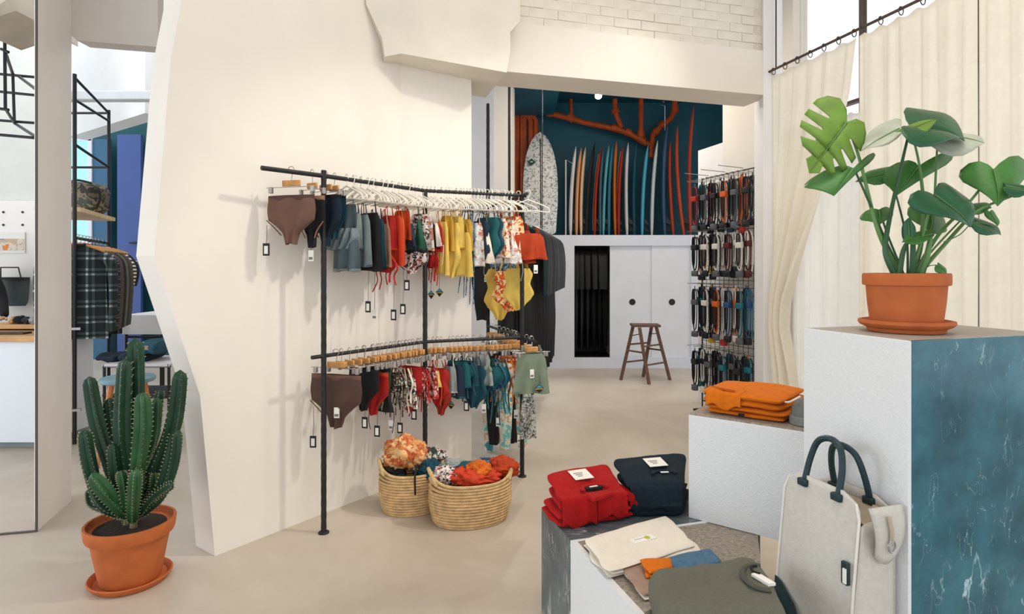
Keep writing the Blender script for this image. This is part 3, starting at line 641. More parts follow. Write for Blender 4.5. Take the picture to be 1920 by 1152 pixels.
stem([(1898,368,-.10),(1830,398,-.06),(1770,460,-.03),(1722,514,-.02)], .003, .007, m_stem)
stem([(1650,396,.06),(1664,440,.05),(1694,514,.04)], .0025, .004, m_stem2)
stem([(1668,328,.10),(1684,380,.08),(1700,450,.06),(1702,514,.04)], .0025, .004, m_stem2)
stem([(1724,322,.08),(1730,400,.06),(1716,514,.04)], .0025, .004, m_stem)
stem([(1752,368,-.10),(1736,420,-.08),(1710,514,-.03)], .003, .005, m_stem)
stem([(1706,448,-.06),(1694,470,-.04),(1686,514,-.03)], .005, .009, m_stem2)
stem([(1712,446,-.06),(1712,480,-.05),(1712,514,-.04)], .006, .011, m_stem2)
stem([(1745,444,-.06),(1738,480,-.05),(1726,514,-.04)], .006, .012, m_stem)
stem([(1824,392,-.04),(1790,425,-.03),(1740,480,-.03),(1722,514,-.03)], .002, .004, m_stem)
stem([(1868,424,-.06),(1826,418,-.06),(1800,440,-.06),(1770,454,-.06)], .001, .002, m_stem)
stem([(1756,497,-.08),(1740,500,-.05),(1726,516,-.03)], .001, .002, m_stem)
# ================================================================ cactus
CC = Vector((-1.772,2.80,0))
sc = thing('terracotta_saucer', CC, 'wide terracotta saucer on the floor under the cactus pot', 'saucer')
MB().lathe([(.14,0),(.155,.003),(.17,.022),(.173,.030),(.168,.034),(.160,.030),(.148,.012),(.005,.011)], CC, 56).build('dish', m_terra, sc)
pl = thing('potted_cactus', CC+Vector((0,0,.012)), 'tall many armed green cactus in a terracotta pot', 'potted plant')
MB().lathe([(.118,.0),(.125,.004),(.162,.205),(.178,.208),(.182,.216),(.188,.262),(.186,.268),(.175,.268),(.168,.24),(.005,.235)], CC+Vector((0,0,.012)), 56).build('pot', m_terra, pl)
MB().lathe([(.168,0),(.10,.012),(.005,.018)], CC+Vector((0,0,.248)), 32).build('soil', m_soil, pl)
m_cac = mat('cactus green', (22,60,40), .5, .3, 9, .1, 40); m_cac2 = mat('young cactus green', (38,82,46), .5, .25, 9, .1, 40); m_spine = mat('pale spine', (164,156,124), .6, .1)
def arm(pts, rpx, m=m_cac, Y0=2.80, dY=0, ribs=5, twist=.6, seed=0):
    q = [P(a[0], a[1], Y0+(a[2] if len(a) > 2 else dY)) for a in pts]; q = spline(q, 9); n = len(q); R = rpx*Y0/FPX*1.18
    mb = MB(); sp = MB(); K = ribs*4; up = Vector((0,-1,0)); vs = []
    for i, p in enumerate(q):
        t = (q[min(i+1, n-1)]-q[max(i-1, 0)]).normalized(); x = t.cross(up).normalized(); y = x.cross(t).normalized(); f = i/(n-1)
        r = R*(.55+.45*min(1, f*4))
        end = (1-f)*n/9
        tail = (q[-1]-p).length
        if tail < R*1.3: r *= math.sqrt(max(.0025, 1-(1-tail/(R*1.3))**2))
        r *= 1+.06*math.sin(f*11+seed)
        for k in range(K):
            a = 2*math.pi*k/K+twist*f+seed; rr = r*(.60+.40*(.5+.5*math.cos(ribs*(a-twist*f-seed)))**.8)
            vs.append(p+(x*math.cos(a)+y*math.sin(a))*rr)
        if tail > R*.3:
            for k in range(0, K, 4):
                for h_ in (0,):
                    a = 2*math.pi*k/K+twist*f+seed; d = x*math.cos(a)+y*math.sin(a); c = p+d*r*.99
                    sp.add([c+t*.0032, c-t*.0032, c+d*.0085+t*.002, c+t.cross(d)*.003], [(0,1,2),(0,2,3),(1,3,2),(0,3,1)])
    fs = [(i*K+k, i*K+(k+1) % K, (i+1)*K+(k+1) % K, (i+1)*K+k) for i in range(n-1) for k in range(K)]+[tuple(range(K))[::-1], tuple(range((n-1)*K, n*K))]
    mb.add(vs, fs); o = mb.build('arm', m, pl, ang=70); s_ = sp.build('spines', m_spine, o, smooth=False); s_['kind'] = 'stuff'
    return o
arm([(245,985,0),(246,940,.02),(246,860,.02),(252,768,.03),(253,634,.03)], 14, seed=.2)
arm([(240,980,0),(238,910,-.02),(230,800,-.04),(236,672,-.04)], 12.5, seed=.9)
arm([(238,965,.02),(203,868,.06),(181,792,.08),(167,706,.10)], 11.5, seed=.4)
arm([(236,968,-.02),(190,940,-.08),(166,868,-.10),(157,806,-.10)], 10.5, seed=.1)
arm([(240,968,-.04),(205,930,-.14),(172,888,-.17)], 11.5, m_cac2, seed=.7)
arm([(254,968,0),(300,862,.02),(325,792,.02),(338,694,.02)], 12.5, seed=.3)
arm([(256,968,-.03),(300,925,-.06),(324,862,-.07),(331,806,-.06)], 11.5, seed=1.0)
arm([(250,975,-.04),(256,887,-.10),(267,800,-.12),(267,736,-.12)], 12.5, m_cac2, seed=.5)
arm([(252,960,.04),(270,868,.10),(287,815,.10),(294,746,.10)], 9.5, m_cac2, seed=.2)
arm([(256,950,.06),(280,860,.14),(292,792,.16),(301,731,.16)], 8, seed=.8)
arm([(240,960,.05),(220,887,.12),(209,801,.14),(206,746,.14)], 10, seed=.6)
arm([(238,962,-.02),(218,897,-.06),(212,832,-.07)], 9.5, seed=.3)
arm([(248,978,-.06),(252,930,-.15),(257,880,-.18)], 9.5, m_cac2, seed=.9)
arm([(256,972,-.02),(285,935,-.10),(325,908,-.12)], 7, seed=.5)
arm([(262,966,0),(284,925,-.02),(290,886,-.02)], 6, m_cac2, seed=.2)
arm([(236,960,-.08),(229,907,-.12),(227,882,-.12)], 7, m_cac2, seed=.4)
arm([(236,972,.02),(190,955,.04),(170,944,.05),(166,918,.05)], 5.5, seed=.1)
MB().tube([P(238,1000,2.79), P(240,965,2.79)], .018, 8).build('trunk', mat('corky cactus trunk', (120,110,80), .9, .3, 30), pl)
MB().tube([P(250,1000,2.76), P(251,968,2.76)], .016, 8).build('trunk', MATS['corky cactus trunk'], pl)
# ================================================================ swimwear rack
UP, LO = 1.955, .969
rA = Vector((-1.262,3.035)); rP = Vector((-1.03,3.297)); rC = Vector((-.567,3.93)); rR = Vector((.07,4.19)); rB = Vector((-.20,5.02))
lA = Vector((-1.075,3.235))
rack = thing('clothes_rack', (rP.x, rP.y, 0), 'dark rebar clothes rack with two bent rails of swimwear', 'clothes rack')
def post(p, z1, r=.0145, z0=0):
    q = [(p.x, p.y, z0+(z1-z0)*k/60) for k in range(61)]
    o = MB().tube(q, [r*(1+.10*(k % 2)) for k in range(61)], 8).build('post', m_iron, rack)
    MB().lathe([(.03,0),(.03,.006),(.018,.014)], (p.x, p.y, 0), 16).build('foot', m_iron, o)
post(rP, 1.985); post(rC, 1.965); post(rR, 1.965); post(rB, 2.82, .014)
dr = (rB-rR).normalized()
ex3 = rR-dr*.10
def rail(pts, z, r=.0125): return MB().tube(spline([(p.x, p.y, z) for p in pts], 8) if len(pts) > 2 else [(p.x, p.y, z) for p in pts], r, 8).build('rail', m_iron, rack)
rail([rA, rP], UP); rail([rP, rC], UP); rail([rC, rR+d2*.03], UP); rail([ex3, rB], UP+.0)
rail([lA, rP], LO, .011); rail([rP, rC], LO, .011); rail([rC, rR], LO, .011); rail([ex3-dr*.18, rB], LO, .011)
m_hang = mat('white plastic hanger', (238,232,222), .4, .02); m_wood = mat('pale hanger wood', (206,150,88), .5, .2, 30); m_clip = mat('hanger wire', (176,172,168), .35, .05, metal=.7)
# --- hanger prototypes (origin on the rail)
def hook_pts(r=.016, drop=.05): return [Vector((r*math.sin(a), 0, r*math.cos(a))) for a in [math.radians(k) for k in range(-110, 150, 26)]]+[Vector((.004,0,-.03)), Vector((0,0,-drop))]
def white_hanger():
    o = thing('plastic_hanger', (0,0,0), 'white', 'hanger', 'hangers on the swimwear rack')
    MB().tube(hook_pts(), .0028, 6).build('hook', m_hang, o)
    MB().tube(spline([(0,0,-.05),(.05,0,-.068),(.12,0,-.095),(.148,0,-.115),(.142,0,-.135),(.08,0,-.128),(0,0,-.125),(-.08,0,-.128),(-.142,0,-.135),(-.148,0,-.115),(-.12,0,-.095),(-.05,0,-.068),(0,0,-.05)], 3), .0042, 6).build('body', m_hang, o)
    return o
def wood_hanger():
    o = thing('wooden_clip_hanger', (0,0,0), 'wood', 'hanger', 'hangers on the swimwear rack')
    MB().tube(hook_pts(drop=.06), .0022, 6).build('hook', m_clip, o)
    MB().box((0,0,-.072), (.10,.012,.032)).build('wood_grip', m_wood, o, bevel=.004)
    MB().tube([(-.14,0,-.092),(.14,0,-.092)], .0022, 6).build('bar', m_clip, o)
    for x in (-.115,.115): MB().box((x,0,-.105), (.018,.02,.034)).build('clip', m_clip, o, bevel=.003)
    return o
protoW, protoC = white_hanger(), wood_hanger(); used = set()
def hang(proto, loc, rz, label, sx=1):
    o = proto if proto.name not in used else dup(proto); used.add(proto.name)
    o.location = loc; o.rotation_euler = (random.uniform(-.03,.03), 0, rz); o['label'] = label; o.scale = (sx,1,1)
    return o
# --- garment shapes, local frame: x across, y along the rail, z up, origin on the rail
def rows_at(rows, z):
    for (a, l0, r0), (c, l1, r1) in zip(rows, rows[1:]):
        if z >= c: t = (z-c)/(a-c); t = t*t*(3-2*t)*.5+t*.5; return lerp(l1, l0, t), lerp(r1, r0, t)
    return rows[-1][1:]
def shell(mb, rows, th=.012, rip=.006, fr=3, seed=0, nu=16, nv=16, y0=0):
    rip *= 1.7
    z0, z1 = rows[0][0], rows[-1][0]
    def fn(sg):
        def f(a, b):
            z = lerp(z0, z1, b); l, r_ = rows_at(rows, z); s_ = math.sin(math.pi*a)**.6
            y = sg*th*s_*(.6+.4*math.sin(math.pi*min(1, b+.2)))+rip*math.sin(a*math.pi*2*fr+seed+b*1.5)*s_*(.3+b)+y0
            return Vector((lerp(l, r_, a), y, z+.004*math.sin(a*7+seed)*(b > .95)))
        return f
    mb.grid(fn(-1), nu, nv); k = MB().grid(fn(1), nu, nv); mb.add(k.v, [f[::-1] for f in k.f]); return mb
m_tagb = mat('black card', (28,28,30), .6, 0); m_tagw = m_card
def hangtag(root, x, z0, z1, kind='bw', y=-.02):
    """string from z0 down to card centred at z1"""
    o = MB().tube([(x,y,z0),(x+.004,y-.004,(z0+z1)/2),(x,y-.004,z1+.03)], .0012, 4).build('tag_string', m_tagb, root, world=False)
    if kind == 'bw':
        c = MB().box((x,y-.005,z1), (.036,.002,.066), .25).build('hang_tag', m_tagb, root, world=False, smooth=False); c['label'] = 'black hang tag with white panel'
        MB().box((x,y-.0068,z1-.002), (.020,.0012,.042), .25).build('tag_panel', m_tagw, c, world=False, smooth=False)
    elif kind == 'w':
        c = MB().box((x,y-.005,z1), (.030,.002,.058), .3).build('hang_tag', m_tagw, root, world=False, smooth=False); c['label'] = 'white hang tag'
        MB().box((x,y-.0066,z1-.014), (.022,.001,.014), .3).build('tag_panel', m_print, c, world=False, smooth=False)
    else:
        c = MB().slab([(x-.032,y,z1),(x,y,z1+.026),(x+.032,y,z1),(x,y,z1-.030)], (0,-.0025,0)).build('hang_tag', m_tagb, root, world=False, smooth=False); c['label'] = 'diamond hang tag in blue, black and yellow'
        MB().slab([(x-.022,y-.0026,z1+.004),(x,y-.0026,z1+.022),(x+.022,y-.0026,z1+.004)], (0,-.0008,0)).build('tag_panel', mat('sky blue card', (64,158,190), .5, 0), c, world=False, smooth=False)
        MB().slab([(x-.029,y-.0026,z1-.001),(x+.029,y-.0026,z1-.001),(x+.024,y-.0026,z1-.006),(x-.024,y-.0026,z1-.006)], (0,-.0008,0)).build('tag_stripe', mat('yellow card', (224,170,60), .5, 0), c, world=False, smooth=False)
def strap(root, pts, r, m, flat=.35, nm='strap'): return MB().tube(spline(pts, 4), r, 6, flat=flat).build(nm, m, root, world=False)
def brief(root, w, h, m, m2, sd, zt):
    h2 = w/2
    shell(MB(), [(zt,-h2*.94,h2*.94),(zt-.3*h,-h2,h2),(zt-.5*h,-h2*.95,h2*.95),(zt-.62*h,-h2*.62,h2*.68),(zt-.78*h,-h2*.34,h2*.36),(zt-h,-h2*.24,h2*.24)], .02, .006, 2.5, sd).build('fabric', m, root, world=False, ang=180)
    shell(MB(), [(zt+.004,-h2*.95,h2*.95),(zt-.022,-h2*.96,h2*.96)], .023, .004, 2.5, sd, nv=2).build('waistband', m2, root, world=False, ang=180)
    for s_ in (-1, 1): strap(root, [(s_*h2*.96,-.012,zt-.5*h),(s_*h2*.6,-.018,zt-.66*h),(s_*h2*.34,-.014,zt-.82*h)], .004, m2, .6, 'leg_band')
def tank(root, w, h, m, m2, sd, zt, flare=1.0):
    h2 = w/2; zb_ = zt-h; zc = zt-.17*h
    shell(MB(), [(zc,-h2*.62,h2*.62),(zc-.12*h,-h2*.8,h2*.8),(zc-.3*h,-h2*.86,h2*.86),(zb_,-h2*flare,h2*flare)], .018, .008, 2, sd).build('fabric', m, root, world=False, ang=180)
    for s_ in (-1, 1): strap(root, [(s_*h2*.5,0,zc-.02),(s_*h2*.52,-.006,zt-.1*h),(s_*h2*.42,0,zt),(s_*h2*.46,.008,zc)], .007, m2)
    shell(MB(), [(zb_+.012,-h2*flare*1.005,h2*flare*1.005),(zb_-.002,-h2*flare*1.01,h2*flare*1.01)], .0185, .008, 2, sd, nv=2).build('hem', m2, root, world=False, ang=180)
def triangle(root, w, h, m, m2, sd, zt, ties=.12):
    h2 = w/2; zc = zt-.35*h; zb_ = zt-h*.9
    for s_ in (-1, 1):
        shell(MB(), [(zc,s_*h2*.45-.006,s_*h2*.45+.006),(zc-.25*h,s_*h2*.5-h2*.22,s_*h2*.5+h2*.22),(zb_+.02,s_*h2*.5-h2*.46,s_*h2*.5+h2*.46),(zb_,s_*h2*.5-h2*.48,s_*h2*.5+h2*.48)], .022, .004, 1.5, sd, nu=8, nv=10).build('cup', m, root, world=False, ang=180)
        strap(root, [(s_*h2*.45,0,zc),(s_*h2*.4,-.004,zt-.1*h),(s_*h2*.2,0,zt)], .0035, m2, .7)
        strap(root, [(s_*h2*.98,0,zb_),(s_*h2*1.02,-.008,zb_-ties*.5),(s_*h2*.9,-.006,zb_-ties)], .0035, m2, .7, 'tie')
    strap(root, [(-h2,0,zb_+.004),(0,-.006,zb_+.001),(h2,0,zb_+.004)], .005, m2, .6, 'band')
def onepiece(root, w, h, m, m2, sd, zt):
    h2 = w/2
    shell(MB(), [(zt-.18*h,-h2*.7,h2*.7),(zt-.3*h,-h2*.92,h2*.92),(zt-.48*h,-h2*.74,h2*.74),(zt-.68*h,-h2,h2),(zt-.78*h,-h2*.8,h2*.8),(zt-.9*h,-h2*.4,h2*.42),(zt-h,-h2*.22,h2*.24)], .02, .007, 2, sd).build('fabric', m, root, world=False, ang=180)
    for s_ in (-1, 1): strap(root, [(s_*h2*.55,-.01,zt-.2*h),(s_*h2*.5,-.008,zt-.08*h),(s_*h2*.35,0,zt),(s_*h2*.5,.012,zt-.16*h)], .006, m2)
def strings(root, w, h, m, m2, sd, zt):
    h2 = w/2; rnd = random.Random(sd)
    for k in range(5):
        x = lerp(-h2, h2, k/4); L_ = h*rnd.uniform(.7,1)
        strap(root, [(x*.5,0,zt),(x+rnd.uniform(-.02,.02),-.008,zt-.4*L_),(x*.8,-.004,zt-.7*L_),(x+rnd.uniform(-.02,.02),-.008,zt-L_)], .0075, m if k % 2 else m2, .5)
    shell(MB(), [(zt-.12*h,-h2*.7,h2*.7),(zt-.3*h,-h2*.95,h2*.95),(zt-.46*h,-h2*.5,h2*.5)], .02, .006, 2, sd, nv=8).build('fabric', m, root, world=False, ang=180)
def pants(root, w, h, m, m2, sd, zt):
    h2 = w/2
    shell(MB(), [(zt,-h2*.85,h2*.85),(zt-.15*h,-h2,h2),(zt-.36*h,-h2*1.0,h2*1.0)], .03, .004, 2, sd, nv=8).build('hip', m, root, world=False, ang=180)
    for s_ in (-1, 1):
        shell(MB(), [(zt-.33*h,*sorted((s_*.005,s_*h2*1.0))),(zt-.7*h,*sorted((s_*h2*.12,s_*h2*.86))),(zt-h,*sorted((s_*h2*.22,s_*h2*.74)))], .028, .004, 2, sd+s_, nu=8).build('leg', m, root, world=False, ang=180)
    shell(MB(), [(zt+.004,-h2*.86,h2*.86),(zt-.03,-h2*.88,h2*.88)], .032, .003, 2, sd, nv=2).build('waistband', m2, root, world=False, ang=180)
def ruffle(root, w, h, m, m2, sd, zt):
    h2 = w/2
    shell(MB(), [(zt,-h2*.6,h2*.6),(zt-.18*h,-h2*.72,h2*.72),(zt-.42*h,-h2*.7,h2*.7)], .02, .008, 2, sd).build('bodice', m, root, world=False, ang=180)
    shell(MB(), [(zt-.36*h,-h2*.72,h2*.72),(zt-.5*h,-h2*1.25,h2*.9),(zt-.68*h,-h2*1.5,h2*.6)], .034, .016, 5, sd, nu=28).build('ruffle', m2, root, world=False, ang=180)
    shell(MB(), [(zt-.42*h,-h2*.74,h2*.74),(zt-.7*h,-h2*.92,h2*.92),(zt-h,-h2*.98,h2*.98)], .026, .012, 2.5, sd+2).build('skirt', m, root, world=False, ang=180)
    shell(MB(), [(zt-h+.012,-h2*.99,h2*.99),(zt-h-.004,-h2*.99,h2*.99)], .028, .012, 2.5, sd+2, nv=2).build('hem', m2, root, world=False, ang=180)
    for s_ in (-1, 1): strap(root, [(s_*h2*.5,0,zt),(s_*h2*.42,-.004,zt+.05)], .008, m2)
SH = dict(brief=brief, tank=tank, tri=triangle, one=onepiece, strings=strings, pants=pants, ruffle=ruffle)
c_ = {}
def cm(n, col, v_=.12): c_[n] = mat(n+' swim cloth', col, .75, v_, 12, .15, 160); return c_[n]
cm('mocha', (112,80,68)); cm('dark mocha', (84,60,52)); cm('black', (22,24,28)); cm('navy', (22,40,58)); cm('slate', (78,92,98)); cm('pale slate', (120,134,138)); cm('petrol', (16,66,84))
cm('tan', (170,126,98)); cm('coral', (204,62,30)); cm('orange', (214,106,24)); cm('forest', (28,78,58)); cm('crimson', (172,26,22)); cm('yellow', (222,190,92)); cm('mustard', (192,146,48)); cm('rust', (178,58,14)); cm('dark rust', (146,40,20))
cm('cream', (230,218,200)); cm('teal', (20,88,94)); cm('sea', (38,112,128)); cm('sage', (122,136,116)); cm('smoke', (150,158,156)); cm('olive', (92,84,62))
c_['mono floral'] = pat('mono floral', [(236,228,222),(228,218,212),(40,34,38),(236,230,224),(150,60,56)], 70)
c_['warm floral'] = pat('warm floral', [(238,226,206),(214,110,40),(240,228,210),(176,60,40),(238,220,190)], 60)
c_['orange floral'] = pat('orange floral', [(236,196,120),(214,96,30),(240,220,180),(196,70,30)], 60)
c_['blue print'] = pat('blue print', [(30,70,108),(52,110,150),(26,50,80),(120,160,180)], 70)
c_['green floral'] = pat('green floral', [(24,52,44),(60,84,72),(200,196,180),(20,36,34),(120,60,50)], 70)
c_['red floral'] = pat('red floral', [(150,26,24),(200,60,46),(226,200,186),(120,20,24)], 70)
c_['pastel print'] = pat('pastel print', [(226,214,196),(120,190,184),(206,222,210),(222,176,140),(240,232,220),(74,160,170)], 9, kind='noi')
c_['white floral'] = pat('white floral', [(236,232,226),(240,236,230),(210,200,196),(226,222,218),(200,120,90)], 50)
c_['speckle'] = pat('speckle', [(60,64,62),(190,190,184),(70,76,74),(214,212,206)], 110)
def garment(name, kind, px, y0, y1, wpx, cloth, trim, label, cat, rl, rz, tags=(), hanger='W', fore=.8, grp=None):
    """place a garment by the column where it hangs on rail rl and the picture heights of its top and bottom"""
    a, b, z = rl; d = (b-a).normalized(); p = online(px, a, d); Y = p.y
    zt = CH-(y0-HY)*Y/FPX-z; h = (y1-y0)*Y/FPX; w = wpx*Y/FPX/fore*(1.28 if wpx < 58 else 1.0)
    sd = px*.37+y0
    root = thing(name, (p.x, p.y, z), label, cat, grp, math.radians(rz))
    SH[kind](root, w, h, c_[cloth], c_[trim], sd, zt)
    for (tx, ty, k) in tags: hangtag(root, tx, zt-h*.6, CH-(ty-HY)*Y/FPX-z, k)
    short = label.split(' with ')[0].split(' on ')[0].split(' hanging')[0].split(' beside')[0].split(' behind')[0].split(' near')[0].split(' at ')[0].split(' half')[0].split(' dangling')[0]
    if hanger: hang(protoW if hanger == 'W' else protoC, (p.x, p.y, z+.0135), math.radians(rz), ('white plastic hanger' if hanger == 'W' else 'pale wooden clip hanger')+' holding the '+short, min(1.15, max(.55, w/.27)))
    return root
G1, G2, G3 = 'swimwear on the upper rail', 'swimwear on the lower rail', 'swimwear on the side rails'
U1 = (rA, rC, UP); U2 = (rC, rR, UP); U3 = (ex3, rB, UP); L1 = (lA, rC, LO); L2 = (rC, rR, LO); L3 = (ex3-dr*.18, rB, LO)
def g(*a, **k): return garment(*a, **k)
# upper rail, first stretch
g('bikini_brief','brief',546,368,458,102,'mocha','dark mocha','mocha high waist bikini bottom at the front of the upper rail','swimwear',U1,-16,[(-.135,468,'bw')],'C',.96,G1)
g('bikini_brief','brief',585,370,464,60,'black','tan','black bikini bottom with tan edging on upper rail','swimwear',U1,-30,[(.02,480,'w')],'C',.85,G1)
g('bikini_brief','brief',611,368,462,56,'navy','black','first navy bikini bottom beside the slate ruffle set','swimwear',U1,-33,(),'C',.8,G1)
g('bikini_brief','brief',627,370,448,44,'petrol','navy','petrol blue bikini bottom beside the slate dress','swimwear',U1,-36,(),'C',.8,G1)
g('ruffle_set','ruffle',650,384,508,60,'slate','pale slate','slate grey ruffled swim dress on the upper rail','swimwear',U1,-28,(),'W',.86,G1)
g('swim_shirt','tank',676,384,500,40,'pale slate','slate','narrow grey swim top right of the slate swim dress','swimwear',U1,-34,(),'W',.8,G1)
g('swimsuit','tank',692,378,508,48,'black','black','long black swim top between grey and petrol ones','swimwear',U1,-36,[(.02,575,'bw')],'W',.8,G1)
g('swim_shirt','tank',706,392,505,34,'petrol','black','long petrol swim top right of the black one','swimwear',U1,-36,[(.01,590,'w')],'W',.8,G1)
g('swim_shirt','tank',718,404,500,30,'tan','tan','tan swim top left of the coral tank','swimwear',U1,-36,(),'W',.8,G1)
g('swim_tank','tank',736,386,497,42,'coral','coral','coral red flared tank top on the upper rail','swimwear',U1,-30,[(.03,590,'bw')],'W',.85,G1)
g('swim_shirt','strings',724,480,548,34,'crimson','crimson','crimson strappy bikini ties dangling below the tan top','swimwear',U1,-30,(),None,.85,G1)
g('swim_shirt','tank',748,396,470,22,'orange','orange','narrow orange swim top behind the coral tank','swimwear',U1,-36,(),'W',.8,G1)
g('bikini_bra','tri',760,392,472,36,'navy','navy','navy triangle bikini top behind the forest green one','swimwear',U1,-36,(),'W',.8,G1)
g('bikini_bra','tri',772,378,478,50,'forest','forest','forest green triangle bikini top on the upper rail','swimwear',U1,-25,[(-.02,535,'bw')],'W',.9,G1)
g('bikini_brief','brief',772,470,514,52,'mono floral','black','black and white floral bikini bottom under the green top','swimwear',U1,-25,[(-.05,580,'bw')],None,.9,G1)
g('swim_shirt','tank',786,388,468,36,'mono floral','cream','black and white floral swim top near the middle post','swimwear',U1,-36,(),'W',.8,G1)
# upper rail, second stretch
g('swim_shirt','tank',802,408,466,30,'black','black','small black swim top right of the middle post','swimwear',U2,-40,(),'W',.8,G1)
g('swim_shirt','tank',816,412,472,30,'crimson','coral','small crimson swim top left of the yellow ones','swimwear',U2,-40,(),'W',.8,G1)
g('swim_shirt','strings',811,470,540,26,'crimson','crimson','crimson tie bottom dangling right of the middle post','swimwear',U2,-40,[(.01,552,'d')],None,.85,G1)
for i_, (px, y0, y1, w, k, mm, nm) in enumerate([(828,396,515,26,'tank','yellow','leftmost yellow swimsuit of the yellow cluster'),(838,392,470,26,'tank','mustard','mustard top second in the yellow cluster'),(847,396,520,30,'one','yellow','third yellow swimsuit of the yellow cluster'),(857,394,468,26,'tank','yellow','short yellow top fourth in the yellow cluster'),(865,420,518,38,'tank','yellow','wide yellow tank at the right of the yellow cluster')]):
    g('yellow_swimsuit',k,px,y0,y1,w,mm,'mustard' if i_ % 2 else 'yellow',nm,'swimwear',U2,-34,[(0,548,'d')] if i_ == 0 else (),'W',.85,G1)
g('swimsuit','strings',877,388,590,26,'blue print','blue print','long blue printed swimsuit with dangling straps beside the yellow cluster','swimwear',U2,-36,(),'W',.85,G1)
g('swim_shirt','tank',889,402,500,34,'white floral','cream','white floral top right of the long blue swimsuit','swimwear',U2,-34,(),'W',.85,G1)
g('bikini_bra','tri',902,400,505,44,'cream','tan','cream triangle bikini top with tan straps on upper rail','swimwear',U2,-28,(),'W',.9,G1)
g('swimsuit','one',914,390,492,42,'teal','petrol','dark teal swimsuit right of the cream triangle top','swimwear',U2,-28,(),'W',.9,G1)
g('swim_shirt','tank',929,396,482,44,'warm floral','cream','cream top with orange flowers on the upper rail','swimwear',U2,-24,(),'W',.9,G1)
g('bikini_bra','tri',944,398,505,54,'white floral','smoke','white floral triangle top near the right post','swimwear',U2,-20,(),'W',.9,G1)
g('swim_shirt','tank',958,394,465,42,'orange floral','warm floral','orange flowered top behind the rust bandeau','swimwear',U2,-20,(),'W',.9,G1)
g('bandeau','tank',972,420,494,62,'dark rust','rust','dark rust bandeau top at the end of the rail','swimwear',U2,-8,(),'W',.95,G1)
p_ = rR-dr*.07
g('bandeau','tank',990,428,487,70,'rust','rust','bright rust orange bandeau top hanging past the right post','swimwear',(p_, p_+Vector((.3,.05)), UP),6,[(.05,505,'w')],'W',.95,G1)
# side rail, upper
g('swimsuit','one',972,486,582,46,'yellow','mustard','pale yellow swimsuit hanging low by the right post','swimwear',U3,14,(),None,.95,G3)
g('swimsuit','one',955,492,584,50,'orange floral','yellow','yellow and orange flowered swimsuit hanging low on side rail','swimwear',U3,14,(),None,.95,G3)
g('swimsuit','one',937,484,600,46,'yellow','yellow','long pale yellow swimsuit at the left of the side rail','swimwear',U3,16,(),None,.95,G3)
g('bikini_brief','brief',945,478,520,44,'blue print','navy','blue printed bikini bottom below the white floral top','swimwear',U3,14,[(0,552,'d')],None,.95,G3)
g('swim_shirt','tank',928,396,470,40,'black','black','black swim top at the back of the side rail','swimwear',U3,16,(),'W',.95,G3)
g('swim_dress','pants',921,488,600,56,'black','navy','long black swim leggings hanging behind the yellow swimsuits','swimwear',U3,16,[(-.05,522,'w')],None,.95,G3)
# lower rail
g('bikini_brief','brief',630,704,802,106,'dark mocha','mocha','mocha bikini bottom at the front of the lower rail','swimwear',L1,-16,[(.02,772,'w'),(-.13,830,'bw')],'C',.96,G2)
g('bikini_brief','brief',682,692,770,50,'black','black','black bikini bottom between mocha and red on lower rail','swimwear',L1,-28,[(.03,790,'bw')],'C',.85,G2)
g('bikini_brief','brief',700,698,778,50,'crimson','coral','bright red bikini bottom on the lower rail','swimwear',L1,-28,[(.05,805,'bw')],'C',.85,G2)
g('bikini_bra','tri',716,692,780,40,'black','black','black triangle top right of the bright red bottom','swimwear',L1,-30,(),'C',.85,G2)
g('bikini_brief','strings',733,690,782,44,'green floral','green floral','dark green floral strappy bikini on lower rail','swimwear',L1,-28,[(.02,795,'w')],'C',.85,G2)
g('bikini_bra','strings',748,690,775,34,'olive','cream','olive bikini with cream straps on the lower rail','swimwear',L1,-30,[(.03,800,'bw')],'C',.85,G2)
g('swim_shirt','tank',761,690,762,38,'mono floral','cream','pale floral top with cream straps on lower rail','swimwear',L1,-30,(),'C',.85,G2)
g('bikini_brief','brief',774,692,762,40,'red floral','crimson','red floral bottom just left of the middle post below','swimwear',L1,-30,[(.03,775,'bw')],'C',.85,G2)
g('bikini_bra','strings',790,690,772,30,'red floral','crimson','red floral strappy top in front of the middle post','swimwear',L1,-32,(),'C',.85,G2)
g('bikini_bra','tri',812,676,730,30,'yellow','orange','small yellow bikini top right of the middle post below','swimwear',L2,-36,[(-.01,697,'d')],'C',.85,G2)
g('swimsuit','one',827,674,778,34,'dark rust','rust','dark red one piece swimsuit on the lower rail','swimwear',L2,-30,(),'C',.9,G2)
g('swim_shirt','tank',843,676,736,26,'smoke','cream','pale lace top beside the dark red swimsuit','swimwear',L2,-36,[(.03,757,'d')],'C',.85,G2)
g('swim_shirt','tank',858,668,724,44,'teal','petrol','first dark teal top on the lower rail','swimwear',L2,-28,[(-.02,735,'w')],'C',.9,G2)
g('swim_shirt','tank',876,668,722,38,'petrol','petrol','petrol top right of the first dark teal one below','swimwear',L2,-28,[(.01,760,'bw')],'C',.9,G2)
g('knotted_scarf','ruffle',902,664,722,36,'smoke','sage','pale grey knotted scarf top on the lower rail','swimwear',L2,-20,(),'C',.9,G2)
g('swimsuit','strings',915,674,784,50,'teal','sea','dark teal strappy swimsuit below the pale scarf top','swimwear',L2,-20,[(-.02,765,'w')],'C',.9,G2)
g('swimsuit','strings',934,674,792,36,'sea','teal','sea blue strappy swimsuit right of the teal one','swimwear',L2,-18,[(.01,790,'w')],'C',.9,G2)
g('swimsuit','strings',951,668,745,32,'orange','rust','orange strappy swimsuit left of the right post','swimwear',L2,-16,(),'C',.9,G2)
g('swimsuit','strings',967,668,748,32,'rust','orange','rust strappy swimsuit touching the right post','swimwear',L2,-16,[(.01,775,'w')],'C',.9,G2)
